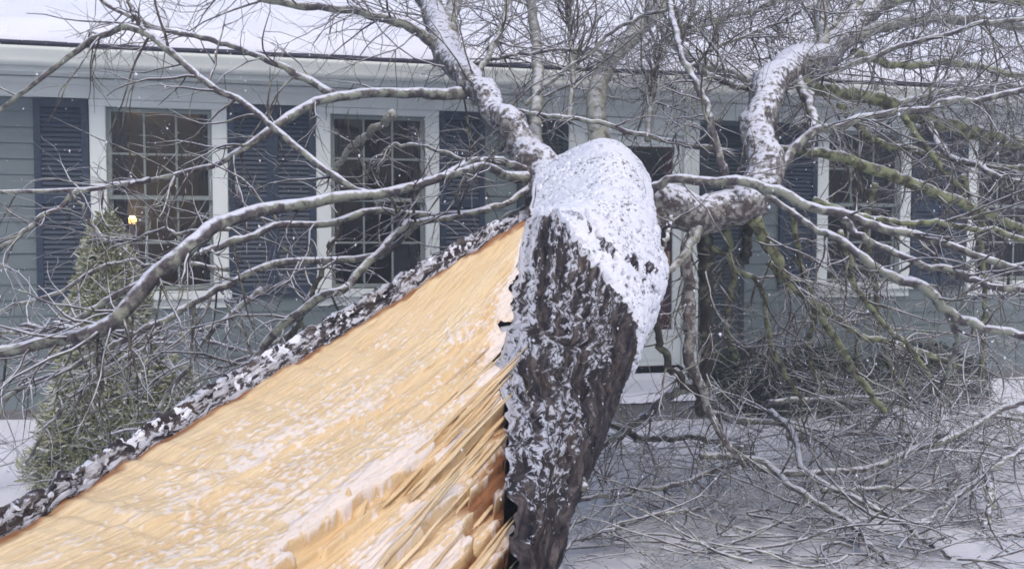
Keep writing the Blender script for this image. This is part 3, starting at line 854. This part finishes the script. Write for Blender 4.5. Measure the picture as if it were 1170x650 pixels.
def sprout(P, R, n1, L1, n2, L2, rmax=.007, lift=.0, spread=.9, n3=0, t0=.1):
    """twigs along a host branch, with side twigs of their own"""
    out = []
    for _ in range(n1):
        k = int((t0+(1-t0)*random.random()**.8)*(len(P)-2)); t = P[min(k+1, len(P)-1)]-P[k]; t /= np.linalg.norm(t)+1e-9
        d = t*random.uniform(.3, 1.0)+perp(t)*spread
        L = L1*random.uniform(.35, 1.15); r = min(R[k]*.55, rmax)*random.uniform(.6, 1)
        a = wander(P[k], d, L, 9, .16, lift)
        out.append((a, r, r*.28))
        for _ in range(n2):
            j = random.randint(1, 7); t2 = a[j+1]-a[j]; t2 /= np.linalg.norm(t2)+1e-9
            b = wander(a[j], t2*random.uniform(.5, 1)+perp(t2)*.8, L2*random.uniform(.4, 1.2), 6, .18, lift)
            r2 = max(r*(1-j/9*.7)*.6, .0012); out.append((b, r2, max(r2*.35, .0007)))
            for _ in range(n3):
                j3 = random.randint(1, 4); t3 = b[j3+1]-b[j3]; t3 /= np.linalg.norm(t3)+1e-9
                c = wander(b[j3], t3*.8+perp(t3)*.7, L2*.5*random.uniform(.4, 1.2), 4, .2, lift)
                out.append((c, r2*.6, .0007))
    return out

NBR = [0]
def branch(pts, w0, w1, mat='branch', name='branch', tw=(10, .5, 3, .25, 0), lift=.0, twmat='twig', rmax=.007, sides=8, gn=.12, wmid=None, spread=.9, t0=.1, jit=.012):
    NBR[0] += 1
    P = np.array([at(*p) for p in pts]); P = catmull(P, max(5, int(60/len(pts))))
    for i in range(len(P)): P[i] = house_clear(P[i])
    n_ = len(P); k = np.linspace(0, 1, n_)
    Yd = P[:, 1]
    wp = w0+(w1-w0)*k if wmid is None else np.interp(k, np.linspace(0, 1, len(wmid)), wmid)
    R = wp*Yd/F*(.86 if name == 'branch' else 1.0)
    rs = np.stack([k*7+NBR[0]*3.3, 0*k, 0*k], 1)
    env = smooth(0, .12, k)
    for a in range(3): P[:, a] += env*jit*noise(rs+a*5.1, 1.7, 3, 100+NBR[0])*2
    R = R*(1+(.22 if name == 'limb' else .14)*noise(rs, 3.0, 3, 300+NBR[0]))
    R = R*(1+(.45 if name == 'limb' else .2)*np.exp(-k/.035))*(.92 if name == 'limb' else 1)
    o = limb_object(name, P, R, M[mat], sides, gn, NBR[0])
    if tw and tw[0]:
        L = sprout(P, R, tw[0], tw[1], tw[2], tw[3], rmax, lift, spread, tw[4], t0)
        V, f = batch_tubes(L)
        tag(tmesh('twigs', V, f, M[twmat], o), kind='stuff')
    return o

# -- main limbs
branch([(632,215,4.25),(600,172,4.35),(570,125,4.5),(530,88,4.8),(508,48,5.3),(492,10,5.8),(470,-40,6.3)], 24, 14, 'limb', 'limb', (16,1.1,5,.5,1), wmid=[30,20,16,16,17,14,12], sides=20, gn=.24, jit=.03, t0=.4, lift=.02)
branch([(715,250,4.15),(757,237,4.18),(800,244,4.2),(845,240,4.22),(866,214,4.3),(870,160,4.45),(876,105,4.7),(905,78,5.1),(935,66,5.6),(960,48,6.1),(1012,-5,6.8)], 22, 12, 'limb', 'limb', (16,1.1,5,.5,1), wmid=[24,26,23,24,24,21,20,21,19,15,12], sides=20, gn=.26, jit=.03, t0=.6)
branch([(690,200,4.9),(681,115,5.3),(697,68,5.8),(731,34,6.3),(765,-8,6.9),(790,-60,7.3)], 13, 9, 'lichen_limb', 'limb', (14,1.2,5,.5,1), sides=14, gn=.18, t0=.3)
branch([(610,170,4.6),(613,120,4.9),(614,70,5.4),(609,20,5.9),(600,-40,6.3)], 9, 5, 'lichen_limb', 'limb', (14,.9,5,.45,1), sides=12, gn=.2, t0=.2)
branch([(508,50,5.3),(515,20,5.6),(524,-20,6.0)], 10, 8, 'lichen_limb', 'limb', (8,.9,4,.4,1), sides=12, gn=.2)
branch([(925,70,5.5),(940,50,5.7),(938,20,6.1),(950,-30,6.6)], 9, 6, 'lichen_limb', 'limb', (14,1.2,5,.5,1), sides=12, gn=.2)
branch([(960,50,6.1),(1010,30,6.4),(1060,22,6.8),(1120,25,7.2),(1190,35,7.4)], 8, 5, 'lichen_limb', 'limb', (26,1.2,6,.5,1), sides=12, gn=.2)
branch([(896,86,5.0),(932,100,5.2),(975,108,5.4),(1012,118,5.6),(1064,138,5.9),(1116,152,6.2),(1180,166,6.5)], 9, 9, 'moss_branch', 'limb', (20,1.0,5,.45,1), sides=12, gn=.2, lift=.02)
branch([(870,120,4.65),(850,90,4.9),(800,75,5.3),(760,40,5.9),(740,0,6.4)], 7, 4, 'lichen_limb', 'limb', (16,1.0,5,.45,1), sides=10, gn=.2)

# -- branches reaching left
branch([(540,104,4.75),(500,110,4.6),(450,106,4.4),(385,112,4.2),(330,134,4.0),(285,163,3.9),(240,190,3.8),(170,205,3.75),(100,216,3.7),(0,218,3.6),(-60,220,3.6)], 8, 3, 'branch', tw=(23,.55,3,.25,0), wmid=[9,7,6.5,6,4,3.5,3,2.5])
branch([(610,205,4.25),(575,200,4.1),(545,190,3.9),(470,212,3.6),(400,227,3.4),(330,236,3.2),(250,256,3.0),(215,282,2.9),(180,312,2.85),(140,355,2.8),(105,380,2.8),(60,387,2.85),(0,404,2.85),(-80,425,2.85)], 8, 9, 'branch', tw=(26,.55,3,.25,0), wmid=[9,6,6,7,8,10,11,11,11,9.5,8.5,8], sides=12)
branch([(612,196,4.3),(575,186,4.15),(545,184,4.0),(520,192,3.85),(505,203,3.75)], 6, 4, 'branch', tw=(7,.4,3,.2,0))
branch([(430,224,3.5),(400,213,3.45),(350,178,3.5),(285,125,3.6),(250,104,3.65),(200,65,3.7),(165,36,3.75),(135,33,3.8),(100,50,3.8),(50,88,3.8),(0,125,3.8),(-60,165,3.8)], 4.5, 2.5, 'branch', tw=(17,.5,3,.25,0), wmid=[4.5,4.5,4.5,4.5,5,4.5,4,3,2.5])
branch([(380,108,4.2),(345,88,4.3),(310,72,4.3),(265,50,4.4),(215,40,4.4),(160,26,4.5),(120,2,4.6),(100,-30,4.6)], 5.5, 2.5, 'branch', tw=(17,.6,3,.3,0), wmid=[5.5,5,4,3.5,3,2.5])
branch([(165,36,3.75),(150,10,3.8),(140,-30,3.9)], 3, 2, 'branch', tw=(6,.4,3,.25,0))
branch([(500,52,5.3),(460,28,5.2),(400,12,5.1),(310,0,5.0),(230,-20,5.0)], 8, 3.5, 'branch', tw=(26,.7,4,.35,1))
branch([(608,215,4.2),(584,228,4.1),(551,241,4.0),(482,253,3.8),(462,256,3.75),(430,293,3.6),(390,328,3.5),(360,343,3.5),(318,376,3.5),(294,407,3.5),(262,440,3.5)], 6, 6, 'branch', tw=(20,.5,4,.25,0), wmid=[6,4,4.5,5,5.5,6,6.5,6,5.5])
branch([(480,254,3.8),(440,290,3.9),(398,296,3.9),(315,302,3.8),(256,326,3.7),(208,352,3.6),(149,386,3.55),(100,410,3.5),(52,431,3.5),(-20,460,3.5)], 3.5, 3, 'branch', tw=(23,.5,4,.25,0), wmid=[3,4.5,5,5,4.5,4.5,3.5,3])
branch([(560,240,4.0),(500,246,3.9),(440,240,3.7),(398,250,3.6),(329,255,3.4),(290,269,3.3),(242,283,3.25),(194,303,3.2),(150,330,3.2),(104,355,3.2),(60,380,3.2),(0,400,3.3)], 3.5, 3, 'branch', tw=(20,.45,4,.22,0), wmid=[3.5,4.5,5,5,5,4.5,4,3.5])
branch([(262,308,3.7),(220,303,3.65),(170,302,3.6),(138,300,3.6),(104,310,3.55),(62,335,3.5),(0,355,3.5),(-50,370,3.5)], 3, 2.5, 'branch', tw=(17,.4,3,.2,0), twmat='pale_twig')
branch([(170,205,3.75),(145,209,3.6),(100,217,3.5),(60,240,3.45),(20,270,3.4),(-30,300,3.4)], 3, 3.5, 'branch', tw=(12,.4,3,.2,0))
branch([(262,262,3.0),(214,264,3.1),(187,265,3.1),(149,274,3.15),(118,272,3.2),(95,240,3.2),(80,218,3.2)], 2.5, 2, 'branch', tw=(12,.35,3,.2,0))
branch([(110,378,2.82),(80,375,3.0),(40,373,3.1),(0,383,3.2),(-50,385,3.2)], 4, 3, 'branch', tw=(12,.4,4,.2,0), twmat='pale_twig')
branch([(290,410,3.9),(250,320,3.9),(270,345,3.8),(330,320,3.8)], 2, 1.5, 'branch', tw=(9,.3,3,.2,0), twmat='pale_twig', jit=.02)
branch([(330,390,3.9),(352,345,4.0),(372,300,4.1),(386,258,4.2),(392,215,4.2)], 4.5, 3, 'dark_limb', 'branch', tw=(7,.4,3,.2,0))
branch([(450,130,4.3),(425,150,4.4),(405,165,4.5),(385,190,4.6),(374,200,4.6)], 6, 3, 'lichen_limb', 'branch', tw=(6,.3,3,.2,0))
branch([(600,236,4.2),(560,262,4.2),(530,290,4.2),(500,312,4.2),(470,330,4.2),(420,352,4.2)], 3, 3, 'branch', tw=(12,.4,3,.2,0))
branch([(585,150,4.5),(555,185,4.6),(500,172,4.7),(465,165,4.8),(440,172,4.8),(425,190,4.8)], 2.5, 2, 'branch', tw=(17,.35,4,.18,1))
branch([(300,330,4.2),(240,380,4.1),(215,420,4.0),(180,470,3.95),(150,530,3.9)], 4, 3, 'branch', tw=(20,.5,4,.25,1), twmat='pale_twig')
branch([(300,405,4.4),(225,390,4.3),(160,400,4.2),(100,440,4.1),(60,480,4.1),(30,530,4.1)], 3, 2, 'branch', tw=(13,.5,4,.25,1), twmat='pale_twig', lift=-.03)
branch([(250,370,4.5),(190,385,4.4),(130,380,4.4),(60,410,4.3),(0,470,4.3),(-20,530,4.3)], 3, 2, 'branch', tw=(13,.5,4,.25,1), twmat='pale_twig', lift=-.03)
branch([(345,370,4.6),(300,400,4.6),(250,420,4.6),(210,460,4.5),(190,510,4.5)], 3, 2, 'branch', tw=(12,.5,4,.25,1), twmat='pale_twig', lift=-.03)

# -- branches across the middle
branch([(540,118,4.8),(568,122,4.7),(620,131,4.6),(662,136,4.5),(717,149,4.5),(783,163,4.55),(835,172,4.6),(880,190,4.6)], 3, 3.5, 'branch', tw=(23,.4,4,.2,0), spread=1.2)
branch([(600,120,4.9),(634,90,4.9),(676,59,4.9),(710,29,4.9),(762,9,4.9),(776,22,4.95),(778,60,5.0)], 2.5, 2.5, 'branch', tw=(14,.4,3,.2,0))
branch([(845,235,4.2),(829,204,4.25),(815,149,4.3),(801,107,4.4),(780,66,4.5),(772,30,4.7),(758,-10,5)], 7, 4, 'branch', tw=(14,.5,4,.25,0), wmid=[5,6,5,4.5,4.5,4])
branch([(560,68,5.3),(600,62,5.4),(660,56,5.5),(700,62,5.5)], 2.5, 2, 'branch', tw=(20,.5,4,.25,1))
branch([(540,95,5.0),(570,40,5.4),(580,0,5.8),(585,-40,6)], 4, 3, 'lichen_limb', 'branch', tw=(46,.7,6,.35,1))
branch([(650,140,5.0),(655,80,5.4),(650,20,5.8),(655,-30,6)], 4, 3, 'lichen_limb', 'branch', tw=(46,.7,6,.35,1))
branch([(740,160,5.0),(745,110,5.3),(755,60,5.7),(800,10,6.2)], 4, 3, 'lichen_limb', 'branch', tw=(46,.7,6,.35,1))

# -- branches reaching right
branch([(735,225,4.1),(750,213,4.05),(775,204,4.0),(830,207,3.95),(880,216,3.9),(915,232,3.85),(960,243,3.8),(1010,262,3.75),(1060,272,3.7),(1110,292,3.65),(1180,318,3.6)], 7, 4.5, 'branch', tw=(14,.5,3,.25,0), wmid=[8,6,6.5,7,6.5,6,5,4.5], sides=12)
branch([(868,216,3.92),(922,255,3.8),(964,276,3.7),(1012,310,3.6),(1047,324,3.55),(1081,355,3.5),(1102,366,3.5),(1137,376,3.45),(1200,390,3.4)], 4, 6, 'branch', tw=(12,.45,3,.25,0), wmid=[3.5,4.5,5.5,6,7.5,7,7,6,5.5])
branch([(964,250,3.8),(991,276,3.75),(1047,297,3.7),(1099,314,3.65),(1133,328,3.6),(1200,333,3.6)], 5, 4.5, 'branch', tw=(10,.4,3,.22,0))
branch([(930,228,3.85),(995,250,3.9),(1064,255,3.9),(1120,262,3.9),(1190,280,3.9)], 4, 4, 'moss_branch', tw=(12,.45,3,.25,0))
branch([(872,222,4.2),(881,208,4.3),(922,156,4.4),(964,142,4.4),(1005,130,4.4),(1057,126,4.4),(1075,118,4.4),(1116,114,4.4),(1190,102,4.4)], 6, 4, 'branch', tw=(16,.5,4,.25,0), wmid=[7,7,6,6,5.5,5,5,4.5,4])
branch([(925,100,5.1),(943,83,5.1),(991,69,5.1),(1033,52,5.1),(1081,40,5.1),(1116,29,5.1),(1180,20,5.1)], 4, 3, 'branch', tw=(18,.6,5,.3,1))
branch([(890,170,4.4),(929,176,4.6),(964,180,4.7),(1005,194,4.8),(1040,211,4.9),(1071,221,5),(1120,240,5.1),(1190,272,5.2)], 7, 6, 'moss_branch', tw=(18,.6,4,.3,1), wmid=[5,7,8,8,7,6])
branch([(1060,138,5.9),(1070,160,5.6),(1085,180,5.4),(1110,186,5.2),(1140,200,5.0),(1190,218,4.9)], 5, 4, 'branch', tw=(14,.5,4,.25,0))
branch([(1030,130,5.0),(1075,190,5.1),(1100,220,5.2),(1130,270,5.3)], 4, 3, 'moss_branch', tw=(10,.5,4,.25,0))
branch([(905,78,5.0),(920,110,4.8),(930,135,4.7),(928,150,4.6),(920,165,4.5)], 7, 5, 'branch', tw=(8,.4,4,.2,0))
branch([(878,45,5.6),(885,72,5.4),(905,85,5.2),(930,112,5.0)], 4, 4, 'branch', tw=(10,.6,5,.3,1))
branch([(880,92,4.8),(850,100,4.8),(820,90,4.8),(795,75,4.8)], 5, 3, 'branch', tw=(12,.5,5,.25,1))
branch([(785,80,5.0),(815,55,5.2),(850,42,5.4),(890,25,5.6),(930,5,5.8)], 3, 2.5, 'branch', tw=(32,.6,6,.3,1))
branch([(975,60,6.2),(1030,75,6.4),(1090,72,6.6),(1150,85,6.8),(1200,90,7)], 6, 4, 'moss_branch', tw=(46,.9,6,.4,1))
branch([(1000,10,6.6),(1060,-5,6.9),(1130,0,7.1),(1200,10,7.2)], 6, 4, 'moss_branch', tw=(30,.9,6,.4,1), lift=-.02)
branch([(940,40,6.0),(970,15,6.4),(1010,-20,6.8)], 6, 4, 'moss_branch', tw=(40,.9,6,.4,1))
branch([(1020,120,5.6),(1080,105,5.7),(1140,100,5.8),(1200,92,5.9)], 4, 3, 'branch', tw=(38,.7,6,.35,1))
branch([(960,120,5.3),(1000,160,5.6),(1060,175,5.8),(1130,190,6.0),(1200,196,6.1)], 5, 4, 'moss_branch', tw=(32,.7,6,.35,1))
branch([(780,40,6.0),(830,20,6.3),(880,5,6.6),(930,-20,6.9)], 4, 3, 'lichen_limb', 'branch', tw=(44,.8,6,.4,1))

# -- drooping branches under the right limb
branch([(800,255,4.25),(805,290,4.3),(807,340,4.35),(808,390,4.4),(805,430,4.45),(800,470,4.5)], 10, 7, 'dark_limb', 'limb', tw=(8,.5,4,.25,0), wmid=[11,9,8,8,8,7], sides=12)
branch([(795,262,4.15),(783,290,4.15),(788,330,4.2),(788,370,4.2),(787,410,4.2),(800,440,4.25),(815,480,4.3),(850,530,4.4)], 8, 5, 'limb', 'branch', tw=(8,.4,4,.25,0), wmid=[7,8,9,8,7,5,4])
branch([(855,250,4.25),(853,275,4.3),(851,300,4.35)], 9, 5, 'dark_limb', 'branch', tw=(3,.3,3,.2,0))
branch([(862,250,4.2),(870,268,4.25),(885,292,4.3),(900,320,4.4),(930,350,4.5),(964,404,4.7),(988,440,4.8),(1010,470,4.9)], 8, 4, 'moss_branch', tw=(18,.5,4,.25,1), twmat='twig', lift=-.03, wmid=[9,8,7,5.5,5,4.5,4])
branch([(880,300,4.4),(905,330,4.5),(950,360,4.7),(990,385,4.9),(1033,395,5.1),(1100,420,5.3)], 5, 4, 'moss_branch', tw=(18,.5,4,.25,1), lift=-.02)
branch([(800,270,4.3),(840,305,4.4),(870,330,4.5),(880,390,4.6),(900,430,4.7),(920,460,4.8)], 4, 3, 'moss_branch', tw=(18,.5,5,.25,1), lift=-.03)
branch([(760,300,3.9),(750,340,4.0),(755,395,4.1),(775,430,4.2),(800,450,4.3)], 4, 6, 'dark_limb', 'branch', tw=(8,.4,4,.22,0))
branch([(790,440,4.4),(760,455,4.5),(730,480,4.6),(700,500,4.7),(660,520,4.8)], 7, 4, 'branch', tw=(14,.5,5,.25,1))
branch([(752,300,3.7),(762,270,3.75),(768,250,3.8)], 3, 3, 'branch', tw=(3,.3,2,.2,0))
branch([(735,330,3.6),(755,318,3.7),(775,300,3.8),(800,262,4.0)], 3, 6, 'lichen_limb', 'branch', tw=None)
branch([(640,545,2.55),(655,549,2.5),(668,553,2.46)], 3, 4, 'branch', tw=(3,.06,2,.05,0), wmid=[3,4,8], t0=.6)
branch([(1000,210,5.2),(990,260,5.3),(1000,330,5.4),(1010,400,5.5),(1040,460,5.6)], 4, 3, 'moss_branch', tw=(18,.6,5,.3,1), lift=-.03)
branch([(1100,200,5.2),(1120,280,5.3),(1125,350,5.4),(1120,430,5.5)], 4, 3, 'moss_branch', tw=(20,.6,5,.3,1), lift=-.03)
branch([(1081,355,3.5),(1093,390,3.6),(1082,425,3.7),(1078,445,3.8)], 4, 2, 'branch', tw=(5,.3,3,.2,0))

branch([(905,240,4.3),(915,300,4.5),(930,350,4.7),(925,400,4.9),(940,450,5.0)], 4, 3, 'moss_branch', tw=(16,.5,5,.25,1), lift=-.03)
branch([(960,265,4.2),(980,330,4.5),(1010,370,4.7),(1050,410,4.9),(1070,450,5.0)], 4, 3, 'moss_branch', tw=(16,.5,5,.25,1), lift=-.03)
branch([(830,262,4.3),(838,320,4.5),(830,370,4.7),(845,420,4.9)], 5, 3, 'moss_branch', tw=(12,.5,5,.25,1), lift=-.03)
# -- branches lying on the ground to the right
branch([(880,470,5.4),(905,495,5.2),(922,540,4.9),(980,570,4.6),(1046,608,4.4),(1085,650,4.2)], 5, 4, 'branch', tw=(16,.5,4,.25,0))
branch([(800,470,5.2),(850,480,5.4),(900,485,5.6),(950,510,5.5),(990,522,5.4)], 5, 3, 'branch', tw=(16,.5,4,.25,1))
branch([(1190,455,5.3),(1150,465,5.3),(1100,495,5.2),(1040,515,5.1),(990,535,5.0),(900,540,4.9),(840,525,4.9)], 4, 5, 'branch', tw=(24,.6,5,.3,1))
branch([(800,520,4.8),(870,526,4.8),(910,560,4.5),(960,590,4.4),(1000,625,4.2),(1020,660,4.1)], 5, 4, 'branch', tw=(14,.5,4,.3,0))
branch([(640,570,4.6),(700,565,4.7),(780,550,4.8),(850,525,4.9)], 4, 4, 'branch', tw=(20,.5,5,.25,1))
branch([(620,640,4.1),(680,610,4.2),(740,590,4.4),(800,580,4.6)], 3, 3, 'branch', tw=(18,.5,4,.25,0))
branch([(940,560,4.7),(1010,558,4.8),(1070,560,4.9),(1115,552,5.0)], 4, 3, 'branch', tw=(14,.4,4,.22,0))
branch([(1128,540,4.9),(1132,570,4.75),(1124,628,4.6)], 5, 4, 'branch', tw=(8,.4,4,.22,0))
branch([(1190,500,4.9),(1140,530,4.8),(1090,570,4.7),(1050,600,4.6)], 3, 3, 'branch', tw=(14,.5,4,.25,0))
branch([(690,480,4.9),(740,500,5.0),(800,500,5.2),(860,520,5.4)], 5, 4, 'dark_limb', 'branch', tw=(20,.5,5,.25,1))
branch([(880,460,5.6),(980,455,5.8),(1080,470,6.0),(1190,480,6.2)], 4, 3, 'branch', tw=(30,.7,6,.3,1))
branch([(900,500,5.6),(1000,495,5.7),(1090,500,5.8),(1190,520,5.9)], 4, 3, 'branch', tw=(30,.7,6,.3,1))

# -- the rest of the crushed crown lying on the snow: too fine to tell apart
def brush(nmain, umin, umax, Ymin, Ymax, zmax, L, n2, n3, lift=-.01):
    polys = []
    for _ in range(nmain):
        u = random.uniform(umin, umax); Y = random.uniform(Ymin, Ymax)
        p = np.array(((u-585)/F*Y, Y, random.uniform(.03, zmax)))
        a_ = random.choice((0, math.pi))+random.gauss(0, .7)
        d_ = np.array((math.cos(a_), math.sin(a_), random.uniform(-.25, .35)))
        LL = L*random.uniform(.5, 1.3); r = random.uniform(.004, .011)
        P_ = wander(p, d_, LL, 10, .14, lift); polys.append((P_, r, r*.35))
        R_ = np.linspace(r, r*.4, 10)
        for _ in range(n2):
            j = random.randint(1, 8); t2 = P_[j+1]-P_[j]; t2 /= np.linalg.norm(t2)+1e-9
            b_ = wander(P_[j], t2+perp(t2)*.8, LL*.45*random.uniform(.4, 1.2), 6, .18, lift)
            polys.append((b_, r*.5, .001))
            for _ in range(n3):
                k_ = random.randint(1, 4); t3 = b_[k_+1]-b_[k_]; t3 /= np.linalg.norm(t3)+1e-9
                polys.append((wander(b_[k_], t3+perp(t3)*.8, LL*.2*random.uniform(.4, 1.2), 4, .2, lift), r*.3, .0008))
    V, f = batch_tubes(polys); return V, f
V, f = brush(80, 640, 1230, 4.8, 6.3, .36, 1.0, 6, 2)
tag(tmesh('brushwood', V, f, M['pale_twig']), 'tangle of fine snow dusted twigs on the ground', kind='stuff')
V, f = brush(52, 640, 1200, 3.9, 4.8, .12, .8, 5, 1)
tag(tmesh('brushwood', V, f, M['branch']), kind='stuff')
V, f = brush(30, 860, 1250, 5.8, 7.4, .8, 1.0, 6, 2, -.03)
tag(tmesh('brushwood', V, f, M['moss_branch']), kind='stuff')
V, f = brush(28, -40, 330, 4.6, 5.6, .5, .6, 5, 2, -.02)
tag(tmesh('brushwood', V, f, M['pale_twig']), kind='stuff')

deb = []
for _ in range(420):
    u = random.uniform(600, 1230); Y = random.uniform(3.9, 5.2); p = np.array(((u-585)/F*Y, Y, .03))
    p[2] = .02+.05*noise(p[None]*np.array((1, 1, 0)), .9, 4, 3)[0]+.008
    a_ = random.uniform(0, 6.28); L_ = random.uniform(.02, .16)
    q_ = [p+np.array((math.cos(a_), math.sin(a_), 0))*L_*t_+np.array((0, 0, random.uniform(0, .01))) for t_ in (0, .35, .7, 1)]
    deb.append((np.array(q_), random.uniform(.0015, .005), .001))
V, f = batch_tubes(deb, 5)
tag(mesh_from('twig_litter', V, f, M['branch']), 'broken twig bits and bark crumbs scattered on the snowy lawn', 'litter', kind='stuff')

# ------------------------------------------------------------------ shrubs
def needle_plant(name, base, H, rad, prof, n_, ln, mat, lump, seed, label, cat, group=None, up=.5):
    r = np.random.default_rng(seed)
    root = empty(name, tuple(base)); tag(root, label, cat, group)
    V, f, caps = tube(np.array([(0, 0, -.05), (0.01, 0, H*.3), (0, .01, H*.6), (0, 0, H*.93)]), np.array([.035, .03, .02, .006]), 7)
    me = bpy.data.meshes.new('stem'); me.from_pydata([tuple(x) for x in V], [], f+[c[:3] for c in caps]); me.materials.append(M['dark_limb'])
    o = bpy.data.objects.new('stem', me); col.objects.link(o); o.parent = root
    t = r.random(n_)**.8; th = r.uniform(0, 2*math.pi, n_)
    rp = rad*np.interp(t, [p[0] for p in prof], [p[1] for p in prof])
    pos = np.stack([np.cos(th), np.sin(th), t*0], 1)
    key = np.stack([np.cos(th)*1.2, np.sin(th)*1.2, t*H*2.2/rad*.35], 1)
    lm = 1+lump*noise(key, 1.6, 3, seed)*1.6
    depth_ = 1-.45*r.random(n_)**2
    c = np.stack([np.cos(th)*rp*lm*depth_, np.sin(th)*rp*lm*depth_, t*H+.03*r.normal(size=n_)], 1)
    # each sprig: three crossed needle blades
    d = np.stack([np.cos(th), np.sin(th), np.full(n_, up)], 1)+r.normal(0, .45, (n_, 3)); d /= np.linalg.norm(d, axis=1, keepdims=True)
    VV = []; 
    for k in range(5):
        dk = d+r.normal(0, .42, (n_, 3)); dk /= np.linalg.norm(dk, axis=1, keepdims=True)
        s_ = np.cross(dk, r.normal(0, 1, (n_, 3))); s_ /= np.linalg.norm(s_, axis=1, keepdims=True)
        L = ln*r.uniform(.6, 1.3, (n_, 1)); wd = L*.12
        a = c+r.normal(0, ln*.25, (n_, 3))
        VV.append(np.stack([a-s_*wd, a+s_*wd, a+dk*L+s_*wd*.5, a+dk*L-s_*wd*.5], 1))
    VV = np.concatenate(VV).reshape(-1, 3)
    o = mesh_from('crown', VV, np.arange(len(VV)).reshape(-1, 4), mat, root, False)
    return root
b0 = at(128, 560, 5.3); b0[2] = ground_z(b0[0], b0[1])
needle_plant('dwarf_spruce', b0, 1.55-b0[2]+.02, .37, [(0, .72), (.12, .95), (.3, .9), (.55, .66), (.8, .33), (.93, .16), (1, .03)], 20000, .05, M['spruce'], .6, 5,
             'conical dwarf spruce dusted with snow in front of left window', 'shrub')
for k, (u, Y, H, r_, lb) in enumerate(((850, 7.35, .42, .36, 'low dark green yew shrub beside the front step'), (940, 7.6, .42, .4, 'dark evergreen shrub below the right hand window'),
                                      (1060, 7.9, .40, .4, 'low evergreen shrub half buried under branches at far right'))):
    x_ = (u-585)/F*Y
    needle_plant('yew_shrub', (x_, Y, ground_z(np.array(x_), np.array(Y))), H, r_, [(0, .8), (.3, 1), (.6, .95), (.85, .65), (1, .15)], 3500, .06, M['yew'], .5, 20+k, lb, 'shrub', 'foundation shrubs', up=.8)

# ------------------------------------------------------------------ snow in the air
NF = 2200
Yf = rng.uniform(1.4, 6.2, NF)**1.0
uf = rng.uniform(-80, 1250, NF); vf = rng.uniform(-40, 600, NF)
VV = []; FF = []
ico = np.array([(0, 0, 1), (.9, 0, .1), (0, .9, -.1), (-.9, 0, .1), (0, -.9, 0), (0, 0, -1)])
fi = np.array([(0, 1, 2), (0, 2, 3), (0, 3, 4), (0, 4, 1), (5, 2, 1), (5, 3, 2), (5, 4, 3), (5, 1, 4)])
cnt = 0
for i in range(NF):
    p = at(uf[i], vf[i], Yf[i])
    if p[2] < .1: continue
    s = rng.uniform(.0008, .0028)
    VV.append(p+(ico+rng.normal(0, .25, ico.shape))*s*np.array((1, 1, 1.25))); FF.append(fi+6*cnt); cnt += 1
fs_ = mesh_from('falling_snow', np.vstack(VV), np.vstack(FF), M['snow'])
tag(fs_, 'scattered snowflakes falling in front of the house', 'snow', kind='stuff')

# ------------------------------------------------------------------ snow-laden air, a bluish haze volume added to lift the darks
hz = MB().box(-60, 60, -60, 60, -1.5, 7.0)
m, n, b = new_mat('snowy_air'); n.nodes.remove(b)
pv = n.nodes.new('ShaderNodeVolumePrincipled'); pv.inputs['Color'].default_value = (.82, .89, 1, 1); pv.inputs['Density'].default_value = .017
m.cycles.homogeneous_volume = True
link(n, pv.outputs[0], n.nodes['Material Output'].inputs['Volume'])
ho = hz.build('haze', m); tag(ho, 'pale snowy air, haze added to lift the dark tones', 'haze', kind='stuff')
